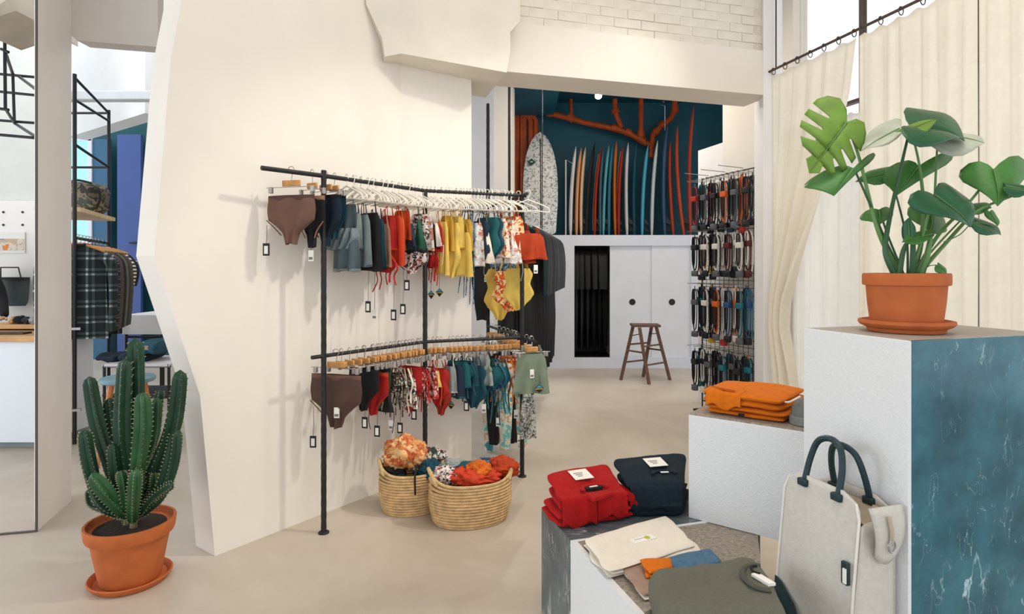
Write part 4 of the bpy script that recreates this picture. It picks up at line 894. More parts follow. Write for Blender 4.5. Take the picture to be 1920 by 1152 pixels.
# side rail, lower
g('swim_leggings','pants',931,668,846,58,'pastel print','cream','pastel mint swim leggings beside the column edge','leggings',L3,18,(),'C',.95,G3)
g('swim_leggings','pants',944,664,832,56,'black','black','plain black swim leggings between the two pastel pairs','leggings',L3,18,(),'C',.95,G3)
g('swim_leggings','pants',964,668,842,52,'pastel print','tan','pastel swim leggings with orange blotches by the right post','leggings',L3,16,[(.03,822,'w')],'C',.95,G3)
g('sarong','tank',996,648,738,52,'sage','sage','sage green draped sarong right of the right post','sarong',L3,10,[(.05,728,'d'),(0,700,'w')],'C',.95,G3)
g('swim_shirt','tank',990,730,822,24,'speckle','speckle','speckled grey swim top hanging low right of the post','swimwear',L3,10,(),None,.95,G3)
# smaller pieces tucked between the others
fill = [('swim_shirt','tank',664,384,470,30,'smoke','slate','pale smoke grey top between slate dress and black swim top',U1,G1,'W'),
 ('swim_shirt','tank',728,392,470,30,'crimson','coral','narrow crimson top just left of the coral tank',U1,G1,'W'),
 ('swim_shirt','tank',754,384,450,30,'rust','rust','rust top between coral tank and navy triangle bikini',U1,G1,'W'),
 ('swim_shirt','tank',794,388,470,34,'white floral','cream','white floral top hugging the middle post',U1,G1,'W'),
 ('bikini_bra','tri',809,392,470,36,'cream','cream','cream triangle bikini between the black and crimson tops',U2,G1,'W'),
 ('swim_shirt','tank',870,400,470,30,'mustard','mustard','mustard top between yellow cluster and long blue swimsuit',U2,G1,'W'),
 ('swimsuit','one',896,396,505,36,'navy','navy','navy swimsuit between white floral and cream tops',U2,G1,'W'),
 ('swimsuit','one',921,392,490,38,'petrol','teal','petrol swimsuit between teal one and orange flowered top',U2,G1,'W'),
 ('swim_shirt','tank',951,398,490,40,'warm floral','orange','orange flowered shirt between the white floral and rust tops',U2,G1,'W'),
 ('bikini_brief','brief',708,690,765,44,'forest','black','forest green brief right of the bright red bottom below',L1,G2,'C'),
 ('bikini_bra','strings',741,690,790,34,'black','green floral','black strappy bikini beside the dark green floral one',L1,G2,'C'),
 ('bikini_bra','strings',755,690,770,34,'green floral','cream','green floral strappy bikini right of the olive one',L1,G2,'C'),
 ('bikini_brief','brief',768,688,770,40,'crimson','crimson','plain crimson brief between two floral pieces below',L1,G2,'C'),
 ('bikini_brief','strings',783,688,790,36,'crimson','red floral','crimson strappy bottom left of the middle post below',L1,G2,'C'),
 ('swim_shirt','tank',802,676,745,34,'red floral','crimson','red floral top right of the middle post below',L2,G2,'C'),
 ('swimsuit','one',820,676,760,36,'crimson','rust','crimson swimsuit left of the dark red one piece',L2,G2,'C'),
 ('swim_shirt','tank',850,672,745,36,'navy','teal','navy top left of the first dark teal top',L2,G2,'C'),
 ('swimsuit','strings',867,672,760,40,'teal','petrol','teal strappy swimsuit between two teal tops below',L2,G2,'C'),
 ('swimsuit','one',888,668,765,40,'petrol','petrol','petrol swimsuit left of the pale scarf top',L2,G2,'C'),
 ('swimsuit','strings',924,672,800,44,'blue print','sea','blue printed strappy swimsuit between teal and sea blue',L2,G2,'C'),
 ('swimsuit','strings',943,668,770,36,'warm floral','orange','flowered strappy swimsuit left of the orange one',L2,G2,'C')]
for (nm, kd, px, y0, y1, w, c1, c2, lab, rl, gp_, hg) in fill:
    garment(nm, kd, px, y0, y1, w, c1, c2, lab, 'swimwear', rl, -30 if rl in (U1, L1) else -26, (), hg, .85, gp_)
# bare hangers crowding the rails
for k in range(16):
    q = lerp(rP, rC, .2+.75*k/16); hang(protoW, (q.x+random.uniform(-.01,.01), q.y, UP+.0135), math.radians(-36+random.uniform(-6,6)), f'spare white plastic hanger, {ORD[k]} from the left on the upper front stretch', .8)['group'] = 'spare white hangers, front stretch'
for k in range(12):
    q = lerp(rC, rR, .1+.85*k/12); hang(protoW, (q.x, q.y, UP+.0135), math.radians(-38+random.uniform(-8,8)), f'spare white plastic hanger, {ORD[k]} from the left on the upper second stretch', .75)['group'] = 'spare white hangers, second stretch'
for k in range(10):
    q = lerp(ex3-dr*.1, rB, k/10); hang(protoC, (q.x, q.y, LO+.0125), math.radians(18+random.uniform(-8,8)), f'spare wooden clip hanger, {ORD[k]} from the front on the lower side rail', .8)['group'] = 'clip hangers on the lower side rail'
for k in range(12):
    q = lerp(lerp(rP, rC, .15), rC, k/12); hang(protoC, (q.x, q.y, LO+.0125), math.radians(-34+random.uniform(-8,8)), f'spare wooden clip hanger, {ORD[k]} from the left on the lower front rail', .8)['group'] = 'clip hangers on the lower front rail'
# ================================================================ wetsuits on the rail behind
m_neo = mat('black neoprene', (13,15,17), .55, .2, 8, .1, 60); m_neo2 = mat('charcoal neoprene', (26,24,23), .5, .15, 8); m_neo3 = mat('petrol neoprene', (12,42,48), .5, .15, 8); m_neo4 = mat('grey neoprene', (44,50,58), .5, .15, 8)
def wetsuit(loc, rz, mm, panel, label, grp, h=1.36, w=.46, hanger=None):
    root = thing('wetsuit', loc, label, 'wetsuit', grp, rz); h2 = w/2; sd = random.random()*9
    shell(MB(), [(-.03,-.05,.05),(-.055,-h2*.62,h2*.62),(-.12,-h2*.66,h2*.66),(-.45,-h2*.54,h2*.54),(-.66,-h2*.60,h2*.60)], .045, .006, 2, sd, nu=10, nv=10).build('torso', mm, root, world=False, ang=180)
    for s_ in (-1, 1):
        MB().tube(spline([(s_*h2*.5,0,-.07),(s_*h2*.86,-.01,-.13),(s_*h2*.98,-.015,-.34),(s_*h2*.96,-.02,-.62)], 4), [.06,.062,.06,.058,.055,.052,.05,.05,.048,.046,.044,.042,.040], 8, flat=.6).build('sleeve', panel if s_ > 0 else mm, root, world=False)
        shell(MB(), [(-.62,*sorted((0,s_*h2*.60))),(-.95,*sorted((s_*h2*.04,s_*h2*.64))),(-h,*sorted((s_*h2*.06,s_*h2*.58)))], .04, .004, 2, sd+s_, nu=8, nv=8).build('leg', mm, root, world=False, ang=180)
    MB().tube([(.05*math.cos(a),.035*math.sin(a),-.028) for a in [k*math.pi/5 for k in range(10)]], .010, 6, closed=True).build('collar', panel, root, world=False)
    return root
wr = thing('wetsuit_rail', (.0,5.0,0), 'dark rail carrying the row of black wetsuits', 'clothes rack')
q0, q1 = Vector((.03,4.95)), Vector((.36,7.05)); WZ = 1.845
MB().tube([(q0.x-.02,q0.y-.12,WZ),(q1.x,q1.y,WZ)], .0125, 8).build('rail', m_iron, wr)
for px, Y_ in ((955,6.9),):
    q = P(px,500,Y_); MB().tube([(q.x,q.y,0),(q.x,q.y,4.14)], .016, 8).build('post', m_iron, wr)
    MB().tube([(q.x,q.y,WZ),(q1.x,q.y,WZ)], .010, 8).build('crossbar', m_iron, wr)
q = lerp(q0, q1, .03); MB().tube([(q.x-.0,q.y,0),(q.x,q.y,WZ)], .012, 8).build('post', m_iron, wr)
q = lerp(q0, q1, .97); MB().tube([(q.x,q.y,WZ),(q.x,q.y,4.14)], .006, 6).build('hanging_rod', m_iron, wr)
wc = [(m_neo,m_neo3,'black wetsuit with petrol sleeve'),(m_neo,m_neo,'plain black wetsuit'),(m_neo,m_neo4,'black wetsuit with grey sleeve'),(m_neo,m_neo2,'black wetsuit with charcoal sleeve')]
for k in range(15):
    a, b_, nm = wc[(k*3+k//4) % 4]; q = lerp(q0, q1, (k+.4)/15.2)
    wetsuit((q.x, q.y, WZ), math.radians(4+random.uniform(-5,5)), a, b_, f'{nm}, {ORD[k]} from the front of the rail row', 'wetsuits on the long rail', h=1.43+random.uniform(-.03,.03), w=.50)
# ================================================================ baskets
m_straw = mat('seagrass coil', (212,176,128), .85, .22, 26, .5, 160, detail=6); m_straw2 = mat('pale seagrass rim', (208,178,126), .85, .2, 26, .5, 160)
def basket(c, rx, ry, h, rz, label, seed):
    root = thing('woven_basket', (c[0], c[1], 0), label, 'basket', 'coiled seagrass baskets'); n = 15; ca, sa = math.cos(rz), math.sin(rz); N_ = 40
    hh = h/n
    def ring(i, f, lift=0):
        k = .86+.14*min(1, f*2.2)**.6; pts = []
        for j in range(N_):
            a = 2*math.pi*j/N_; x, y = rx*k*math.cos(a), ry*k*math.sin(a)
            up = lift*max(0, abs(math.cos(a))**6)
            pts.append((c[0]+x*ca-y*sa, c[1]+x*sa+y*ca, hh*(i+.5)+up))
        return pts
    for i in range(n): MB().tube(ring(i, i/n, .05 if i == n-1 else (.03 if i == n-2 else (.012 if i == n-3 else 0))), hh*.5, 8, closed=True).build('coil', m_straw if i < n-1 else m_straw2, root)
    MB().lathe([(.86,.004),(.86,.012),(.005,.012)], (c[0],c[1],0), 32, rx, ry, rz).build('base', m_straw, root)
    for s_ in (-1, 1):
        pts = []
        for k in range(9):
            a = lerp(-.55, .55, k/8); x, y = s_*rx*1.0*math.cos(a), ry*1.0*math.sin(a)*1.0; z = h-.01+.075*math.cos(a/.55*math.pi/2)
            x *= 1.03; pts.append((c[0]+x*ca-y*sa, c[1]+x*sa+y*ca, z))
        MB().tube(spline(pts, 2), .011, 8).build('handle', m_straw2, root)
    return root
def crumple(name, c, r, m, label, cat, grp, seed, sq=(1,1,.55)):
    mb = MB(); nu, nv = 52, 28
    def fn(a, b):
        th = a*2*math.pi; ph = math.pi*b; d = Vector((math.sin(ph)*math.cos(th), math.sin(ph)*math.sin(th), math.cos(ph)))
        k = noise.noise(d*1.6+Vector((seed,0,0))); k2 = 1-abs(noise.noise(d*3.4+Vector((0,seed,0))))*2.2; k3 = 1-abs(noise.noise(d*7+Vector((0,seed,3))))*2
        rr = r*(.80+.30*k+.22*k2+.15*k3)
        return Vector(c)+Vector((d.x*sq[0], d.y*sq[1], d.z*sq[2]))*rr
    mb.grid(fn, nu, nv); return tag(mb.build(name, m, ang=180), label, cat, grp)
b1c = F(768,962); b2c = F(882,978)
b1c.y += .06
basket((b1c.x,b1c.y), .185, .145, .245, .25, 'coiled seagrass basket at the back, left of its pair', 1)
basket((b2c.x,b2c.y+.02), .235, .155, .25, .28, 'coiled seagrass basket at the front with orange garments', 2)
BG1, BG2 = 'garments in the back basket', 'garments in the front basket'
m_or = pat('rust print', [(206,120,60),(224,160,100),(188,84,40),(230,186,130)], 45)
crumple('crumpled_garment', (b1c.x-.04,b1c.y-.0,.335), .125, m_or, 'crumpled orange printed garment heaped on the back basket', 'garment', BG1, 1, (1.05,.8,.75))
crumple('crumpled_garment', (b1c.x+.09,b1c.y+.02,.28), .10, c_['green floral'], 'crumpled dark green printed garment in the back basket', 'garment', BG1, 5, (1,.9,.75))
crumple('crumpled_garment', (b1c.x+.13,b1c.y-.06,.245), .07, c_['petrol'], 'crumpled petrol blue garment hanging over the back basket', 'garment', BG1, 8, (1,.8,.9))
crumple('crumpled_garment', (b1c.x-.10,b1c.y-.03,.235), .075, c_['black'], 'crumpled black garment at the left of the back basket', 'garment', BG1, 3)
crumple('crumpled_garment', (b1c.x+.15,b1c.y+.04,.315), .062, c_['mono floral'], 'crumpled black and white garment between the baskets', 'garment', BG1, 9)
tag(MB().tube(spline([(b1c.x+.055,b1c.y-.10,.30),(b1c.x+.05,b1c.y-.17,.262),(b1c.x+.052,b1c.y-.178,.15)], 5), .006, 6, flat=.4).build('fabric_strap', c_['black']), 'thin black strap hanging over the back basket rim', 'strap')
b2 = Vector((b2c.x, b2c.y+.02, 0))
crumple('crumpled_garment', b2+Vector((.02,-.0,.255)), .12, c_['coral'], 'crumpled coral garment in the middle of the front basket', 'garment', BG2, 11, (1.2,.85,.5))
crumple('crumpled_garment', b2+Vector((.05,-.02,.29)), .07, c_['orange'], 'crumpled bright orange garment on top of the front basket', 'garment', BG2, 14, (1,.8,.8))
crumple('crumpled_garment', b2+Vector((.175,.05,.285)), .085, c_['rust'], 'crumpled rust garment spilling over the right basket rim', 'garment', BG2, 15, (1.1,.7,.7))
crumple('crumpled_garment', b2+Vector((-.02,.03,.285)), .06, c_['teal'], 'crumpled dark teal garment in the front basket', 'garment', BG2, 17, (1.1,.8,.7))
crumple('crumpled_garment', b2+Vector((-.14,.0,.255)), .08, c_['mono floral'], 'crumpled floral garment at the left of the front basket', 'garment', BG2, 19, (1,.8,.6))
crumple('crumpled_garment', b2+Vector((-.10,.06,.30)), .055, c_['smoke'], 'crumpled pale grey garment between the two baskets', 'garment', BG2, 23, (1.3,.7,.5))
crumple('crumpled_garment', b2+Vector((.09,.08,.30)), .055, c_['blue print'], 'crumpled blue printed garment behind the orange one', 'garment', BG2, 27)
# ================================================================ low cupboard with sliding doors
CY = 8.715
def cx(px, Y=CY): return (px-HX)*Y/FPX
def cz(py, Y=CY): return CH-(py-HY)*Y/FPX
CT = cz(441); m_cab = mat('cool white board', (214,218,228), .6, .03, 4, .05, 30); m_cabd = mat('cool white door', (220,223,230), .6, .03, 4, .05, 30)
cab = thing('sliding_door_cupboard', (cx(1190), CY, 0), 'long white cupboard with sliding doors below the surfboards', 'cupboard')
x0, x1 = .15, 2.95; xo0, xo1, xo2, xo3 = cx(1077), cx(1146), cx(1223), cx(1296); zo0, zo1 = cz(671), cz(461); D = .75
MB().box(((x0+x1)/2, CY+D/2+.02, CT-.02), (x1-x0, D+.04, .04)).build('top_board', m_cab, cab, smooth=False)
MB().box(((x0+x1)/2, CY+.02, (CT-.04+zo1)/2), (x1-x0, .04, CT-.04-zo1)).build('top_rail', m_cab, cab, smooth=False)
MB().box(((x0+x1)/2, CY+.02, zo0/2), (x1-x0, .04, zo0)).build('bottom_rail', m_cab, cab, smooth=False)
MB().box(((x0+xo0)/2, CY+.02, (zo0+zo1)/2), (xo0-x0, .04, zo1-zo0)).build('stile', m_cab, cab, smooth=False)
MB().box(((xo3+x1)/2, CY+.02, (zo0+zo1)/2), (x1-xo3, .04, zo1-zo0)).build('stile', m_cab, cab, smooth=False)
MB().box(((x0+x1)/2, CY+D, CT/2), (x1-x0, .03, CT-.05)).build('back_panel', m_black, cab, smooth=False)
for x in (x0+.02, xo1+.06, x1-.02): MB().box((x, CY+D/2+.02, CT/2-.02), (.03, D-.08, CT-.05)).build('side_panel', m_cab, cab, smooth=False)
MB().box(((x0+x1)/2, CY+D/2, zo0-.03), (x1-x0, D-.06, .03)).build('floor_board', m_black, cab, smooth=False)
MB().tube([(x0+.05, CY+.35, zo1-.02),(xo1+.02, CY+.35, zo1-.02)], .012, 8).build('hanging_rail', m_iron, cab)
for xa, xb, dy, hx in ((xo1-.01, xo2+.03, .055, cx(1187)), (xo2-.0, xo3+.02, .035, cx(1261))):
    dr_ = MB().box(((xa+xb)/2, CY+dy+.012, (zo0+zo1)/2), (xb-xa, .022, zo1-zo0+.02)).build('sliding_door', m_cabd, cab, smooth=False, bevel=.002)
    h = MB().lathe([(.046,0),(.046,.004),(.04,.006),(.04,.002)], (0,0,0), 24).build('finger_hole', m_black, dr_, world=False)
    h.matrix_local = Matrix.Translation((hx-cab.location.x, dy-.001, cz(567))) @ Matrix.Rotation(math.pi/2, 4, 'X')
for k in range(6):
    wetsuit((cx(1086)+k*.085, CY+.36, zo1-.015), math.radians(78+random.uniform(-8,8)), m_neo, [m_neo,m_neo2,m_neo,m_neo4,m_neo3,m_neo][k], ['black wetsuit at the left edge inside the cupboard','black wetsuit with charcoal sleeve inside the cupboard','black wetsuit in the middle of the open cupboard','black wetsuit with grey sleeve inside the cupboard','black wetsuit with petrol sleeve inside the cupboard','black wetsuit at the right edge inside the cupboard'][k], 'wetsuits in the cupboard', h=1.5, w=.46)
# ================================================================ surfboards
def surfboard(loc, L_, w, th, m, label, yaw, lean=0, rock=.05, grp='surfboards standing in a row', fins=True, rnd_=False, stripe=None, curve=.0, tip=.06):
    root = thing('surfboard', loc, label, 'surfboard', grp, yaw); mb = MB(); n = 30; K = 14; vs = []
    # local: z up the board, x thickness (deck to -x), y width
    for i in range(n+1):
        t = i/n; z = t*L_
        hw = w/2*(max(0, math.sin(math.pi*min(1, (t*.93+.07)))**.55))*(1-.15*max(0, t-.5)) if t < 1 else 0
        if rnd_: hw = w/2*(1-max(0, (t-.42)/.58)**2.5)**.62*(.86+.14*min(1, t*3)) if t < 1 else 0
        if t == 0: hw = w*.25
        tt = th/2*max(.14, 1-abs(2*t-.95)**6*.75)
        c = rock*((2*t-1)**2)*(1 if t < .5 else 1.6)+curve*t*t+lean*t
        for k in range(K):
            a = 2*math.pi*k/K; vs.append((c+tt*math.sin(a), max(hw, .004)*math.copysign(abs(math.cos(a))**.7, math.cos(a)), z))
    mb.add(vs, [(i*K+k, i*K+(k+1) % K, (i+1)*K+(k+1) % K, (i+1)*K+k) for i in range(n) for k in range(K)]+[tuple(range(K))[::-1], tuple(range(n*K, n*K+K))])
    mb.build('board', m, root, world=False, ang=60)
    if stripe:
        s_ = MB()
        for t0 in range(4, 27):
            pass
        pts = []
        for i in range(2, 29):
            t = i/n; tt = th/2*max(.14, 1-abs(2*t-.95)**6*.75); c = rock*((2*t-1)**2)*(1 if t < .5 else 1.6)+curve*t*t+lean*t; pts.append((c-tt*.98, 0, t*L_))
        s_.tube(pts, .010, 4).build('stringer', stripe, root, world=False)
    if fins:
        for y_ in (-.12*w/.5, 0, .12*w/.5):
            z_ = .10 if y_ == 0 else .2; c = rock*((2*z_/L_-1)**2)
            MB().slab([(c+th*.3,y_-.003,z_),(c+th*.3,y_-.003,z_+.10),(c+th*.3+.09,y_-.003,z_-.01),(c+th*.3+.075,y_-.003,z_-.03)], (0,.006,0)).build('fin', m_black, root, world=False, smooth=False)
    return root
def bm_(n, col, r=.3): return mat(n+' board lacquer', col, r, .06, 3)
sb = [ (1070,1076,275,(232,230,228),'white','white surfboard at the left end of the row'),
 (1081,1086,277,(226,160,112),'peach','peach surfboard second in the row from the left'),
 (1090,1094,276,(236,204,166),'pale cream','pale cream surfboard beside the peach one'),
 (1100,1111,268,(34,38,42),'black','black surfboard right of the pale cream one'),
 (1115,1123,279,(178,58,30),'brick','brick red surfboard right of the black one'),
 (1126,1128,276,(70,104,122),'blue grey','thin blue grey surfboard beside the brick red one'),
 (1131,1138,272,(104,178,190),'pale turquoise','pale turquoise surfboard near the row middle'),
 (1142,1145,272,(50,120,140),'mid turquoise','darker turquoise surfboard beside the pale turquoise one'),
 (1154,1152,265,(206,112,40),'amber','amber surfboard right of the turquoise pair'),
 (1160,1164,273,(160,42,30),'deep red','deep red surfboard touching the amber one'),
 (1176,1174,268,(222,222,224),'chalk','white surfboard standing right of the deep red one'),
 (1190,1190,268,(28,76,88),'dark petrol','dark petrol surfboard right of the middle white one'),
 (1204,1211,272,(86,172,204),'sky','sky blue surfboard under the pipe junction'),
 (1222,1229,264,(226,222,218),'bone','white surfboard right of the sky blue one'),
 (1245,1245,234,(62,94,128),'steel blue','tall steel blue surfboard under the right pipe'),
 (1263,1253,262,(186,78,50),'terracotta','terracotta surfboard leaning left beside the steel blue one'),
 (1281,1264,234,(204,92,62),'salmon','tall salmon surfboard curving left near the row end'),
 (1293,1294,197,(190,72,50),'tallest red','tallest red surfboard at the right end of the row')]
SY = 9.12
for i, (b_, t_, ty, col, nm, lab) in enumerate(sb):
    xb, xt = cx(b_, SY), cx(t_, SY); L_ = cz(ty, SY)-CT; ln = xt-xb
    big = ty < 250
    surfboard((xb-.02, SY, CT), L_, .46 if not big else .5, .058, bm_(nm, col), lab, -math.atan2(xb, SY)+math.radians(random.uniform(-1.5,1.5)), lean=ln+.02, rock=.02 if not big else .035, fins=i % 2 == 0, curve=0, stripe=m_card if nm in ('brick','deep red') else None)
# big speckled board facing the room
m_spk = pat('speckled white lacquer', [(226,226,224),(232,231,228),(222,222,220),(120,122,124),(230,230,228),(228,228,226),(226,226,224),(150,152,154)], 62, .35)
yb = 8.98; bx = cx(1014, yb)
o = surfboard((bx, yb, CT), cz(244, yb)-CT, .52, .06, m_spk, 'wide white speckled surfboard facing the room, left of the row', math.radians(92), lean=.10, rock=.02, fins=False, stripe=m_black, rnd_=True)
lg_ = MB(); lx = cx(997, 8.90); lz = cz(302, 8.90)
ds = MB().slab([(lx-.06,9.02,lz),(lx,9.02,lz+.05),(lx+.06,9.02,lz),(lx,9.02,lz-.05)], (0,-.05,0)).build('diamond_mark', mat('dark green print', (16,60,48), .4, 0), o, smooth=False)
ds.matrix_parent_inverse = Matrix.Identity(4)
me = ds.data; R_ = Matrix.Rotation(-o.rotation_euler.z, 4, 'Z')
for vtx in me.vertices: vtx.co = (R_ @ vtx.co.to_4d()).to_3d()
ds2 = MB().slab([(lx-.025,8.969,lz),(lx,8.969,lz+.012),(lx+.025,8.969,lz),(lx,8.969,lz-.012)], (0,-.003,0)).build('mark_line', mat('pale print', (190,206,196), .5, 0), ds, smooth=False)
off = o.location
for vtx in ds2.data.vertices: vtx.co = (R_ @ vtx.co.to_4d()).to_3d()
# small wall bracket left of the row and a red fire pipe mark
br_ = thing('board_rack', (cx(1062,9.2), 9.2, CT), 'white metal rack bracket left of the surfboard row', 'rack')
MB().tube([(cx(1061,9.2),9.2,CT),(cx(1061,9.2),9.2,cz(300,9.2)),(cx(1076,9.2),9.2,cz(308,9.2))], .012, 8).build('bracket', m_card, br_)
# ================================================================ orange pipes
m_pipe = mat('orange painted pipe', (180,76,26), .45, .15, 10, .1, 50)
dp = thing('drain_pipe', (cx(1200,9.5), 9.5, 3.2), 'branching orange drain pipe on the teal wall', 'pipe')
def pp(l, Y=9.55): return [P(a, b, Y) for a, b in l]
def coup(a, b, r=.062, par=None, Y=9.55):
    A_, B_ = P(*a, Y), P(*b, Y); MB().tube([A_, B_], r, 12).build('coupling', m_pipe, par or dp)
MB().tube(pp([(985,196),(1030,212),(1100,231),(1150,241),(1180,250),(1212,270)]), .045, 12).build('main_pipe', m_pipe, dp)
MB().tube(pp([(1196,262),(1222,272),(1221,296)]), .04, 12).build('drop_pipe', m_pipe, dp)
MB().tube(pp([(1070,186),(1071,224)]), .03, 10).build('branch_pipe', m_pipe, dp)
MB().tube(pp([(1153,186),(1153,208),(1158,222),(1165,240)]), .042, 12).build('branch_pipe', m_pipe, dp)
MB().tube(pp([(1202,186),(1202,262)]), .042, 12).build('branch_pipe', m_pipe, dp)
MB().tube(pp([(1265,186),(1265,208),(1258,222),(1238,238),(1224,254),(1221,282)]), .045, 12).build('branch_pipe', m_pipe, dp)
for a, b in (((1027,211),(1036,214)),((1146,239),(1160,243)),((1172,246),(1182,251)),((1196,258),(1208,266)),((1153,205),(1154,213)),((1202,246),(1202,258)),((1265,200),(1265,212)),((1246,231),(1238,238)),((1232,245),(1226,252)),((1066,216),(1076,226))): coup(a, b)
for k, (px, r) in enumerate(((969,.055),(981,.06),(995,.045),(1005,.042))):
    q = P(px, 500, 9.6); o = thing('vertical_pipe', (q.x, q.y, 0), ['leftmost','second from left','third from left','rightmost'][k]+' upright orange pipe behind the speckled surfboard', 'pipe', 'upright orange pipes')
    top = cz(214 if k < 2 else 218, 9.6)
    MB().tube([(q.x,q.y,1.0),(q.x,q.y,top-.08),(q.x-.03,q.y-.01,top-.02),(q.x-.14,q.y-.02,top+.03)] if k > 1 else [(q.x,q.y,1.0),(q.x,q.y,top)], r, 12).build('pipe', m_pipe, o)
    MB().tube([(q.x,q.y,2.4),(q.x,q.y,2.5)], r*1.2, 12).build('coupling', m_pipe, o)
q = [P(1240,196,9.5), P(1247,199,9.5), P(1247,245,9.5)]
tag(MB().tube([q[0]+Vector((0,-.15,0)), q[0], q[1], q[2]], .012, 8).build('wall_hook', m_chrome), 'thin steel hook rod hanging near the right pipe', 'hook')
# ================================================================ spotlight
sp_ = thing('ceiling_spotlight', P(1118,168,8.4), 'small lit spotlight on the teal ceiling', 'spotlight')
q = P(1122,180,8.4)
MB().box((q.x-.03, 8.4, 4.10), (.06,.06,.07)).build('mount', m_card, sp_)
MB().tube([(q.x-.02,8.43,4.08),(q.x-.01,8.42,q.z+.05)], .012, 8).build('stem', m_card, sp_)
aim = Vector((-.05,-.75,-.66)).normalized(); hd = Vector((q.x,8.40,q.z))
MB().tube([hd-aim*.09, hd-aim*.02, hd], [.04,.05,.052], 16).build('housing', m_card, sp_)
MB().tube([hd, hd+aim*.004], .046, 16).build('bulb', mat('lit bulb', (255,244,224), .3, 0, emit=30), sp_)
l = bpy.data.lights.new('spot_beam', 'SPOT'); l.energy = 140; l.spot_size = 1.6; l.spot_blend = .6; l.color = (1,.92,.8); l.shadow_soft_size = .05
lo = bpy.data.objects.new('spot_beam', l); COL.objects.link(lo); lo.location = hd+aim*.03; lo.rotation_euler = aim.to_track_quat('-Z','Y').to_euler()
# ================================================================ folding step stool
m_old = mat('worn brown wood', (104,74,58), .7, .25, 20, .3, 60)
st = thing('step_stool', F(1210,712), 'worn brown wooden step stool on the floor', 'stool')
legs = [(F(1164,713), (1187,616)), (F(1217,721), (1199,616)), (F(1256,713), (1230,616)), (F(1206,707), (1222,616))]
zt_ = .70; cen = F(1210,713); tops = []
for k, (f, (tx, ty)) in enumerate(legs):
    Yt = lerp(f.y, cen.y, .35); t_ = P(tx, 500, Yt); t_.z = zt_; tops.append(t_)
    MB().tube([f+Vector((0,0,.002)), t_], .026, 4).build('leg', m_old, st, smooth=False)
tc2 = sum(tops, Vector())/4
MB().box((tc2.x, tc2.y, zt_+.012), (.36,.26,.028), -.06).build('step_top', m_old, st, bevel=.004)
for a, b in ((0,3),(1,2),(0,1),(2,3)):
    for f in ((.33,.66) if (a,b) in ((0,3),(1,2)) else (.55,)):
        A_, B_ = lerp(legs[a][0], tops[a], f), lerp(legs[b][0], tops[b], f); MB().tube([A_, B_], .012, 6).build('rung', m_old, st)
MB().tube([lerp(legs[0][0], tops[0], .82), tc2+Vector((-.05,0,-.10)), lerp(legs[1][0], tops[1], .86)], .006, 6).build('brace', m_iron, st)
MB().tube([lerp(legs[3][0], tops[3], .82), tc2+Vector((.06,0,-.10)), lerp(legs[2][0], tops[2], .86)], .006, 6).build('brace', m_iron, st)
# ================================================================ wire grid with leashes
G0, G1_ = Vector((1.945,6.16)), Vector((2.235,5.34)); gd = (G1_-G0).normalized(); gl = (G1_-G0).length; gn = Vector((gd.y,-gd.x))
if gn.x > 0: gn = -gn
gr = thing('wire_grid', (G0.x, G0.y, 0), 'black wire grid panel hung with surf leashes by the curtain', 'display rack')
def gp(s_, z, off=0): q = G0+gd*s_+gn*off; return Vector((q.x, q.y, z))
GT, GB = 2.36, .10
for s_ in (0, gl): MB().tube([gp(s_,.0), gp(s_,GT)], .008, 6).build('upright', m_black, gr)
for z in (GT, GB): MB().tube([gp(0,z), gp(gl,z)], .007, 6).build('edge_bar', m_black, gr)
nv_ = 13; nh = 33
for k in range(1, nv_): MB().tube([gp(gl*k/nv_,GB), gp(gl*k/nv_,GT)], .0028, 4).build('wire', m_black, gr)
for k in range(1, nh): z = lerp(GB, GT, k/nh); MB().tube([gp(0,z), gp(gl,z)], .0028, 4).build('wire', m_black, gr)
MB().box(gp(0,.010,.03), (.03,.14,.02), math.atan2(gd.y, gd.x)).build('foot', m_black, gr)
MB().box(gp(gl,.010,.03), (.03,.14,.02), math.atan2(gd.y, gd.x)).build('foot', m_black, gr)
lcol = {'black':(24,26,30),'grey':(90,92,96),'white':(226,220,210),'red':(186,36,30),'teal':(24,110,126),'yellow':(220,176,50),'orange':(218,100,34),'blue':(40,80,128),'lime':(150,180,60),'maroon':(90,28,30)}
lm_ = {k: mat(k+' leash rubber', c, .5, .08, 20) for k, c in lcol.items()}
def leash(s_, z, off, L_, c1, c2, c3, label, card_=None):
    loc = gp(s_, z, off); root = thing('surf_leash', loc, label, 'surf leash', 'surf leashes on the wire grid', math.atan2(gd.y, gd.x)); rnd = random.Random(s_*100+z)
    w = .036
    MB().tube([(0,.0,.012),(0,-.0,0),(0,.0,-.02)], .005, 6).build('loop', lm_[c3], root, world=False)
    for k in range(3):
        ww = w*(.5+.32*k); ll = L_*(.72+.1*k); y = (k-1)*.016
        pts = [(-ww*.3,y,-.02),(-ww,y,-.2*ll),(-ww*1.05,y,-.75*ll),(-ww*.5,y,-ll),(ww*.5,y,-ll),(ww*1.05,y,-.75*ll),(ww,y,-.2*ll),(ww*.3,y,-.02)]
        MB().tube(spline(pts, 3), .0065, 6).build('cord', lm_[c1 if k != 1 else c2], root, world=False)
    MB().box((0,0,-L_*.30), (.075,.05,.055)).build('wrap', lm_[c2], root, world=False, bevel=.01)
    MB().lathe([(.030,-.028),(.036,-.022),(.036,.022),(.030,.028)], (0,0,-L_*.93), 14, 1.15, .8).build('cuff', lm_[c3], root, world=False)
    if card_: MB().box((.0,.034 if card_ != 'b' else .03,-L_*.5), (.07,.004,L_*.48)).build('packaging_card', lm_['white'], root, world=False)
    return root
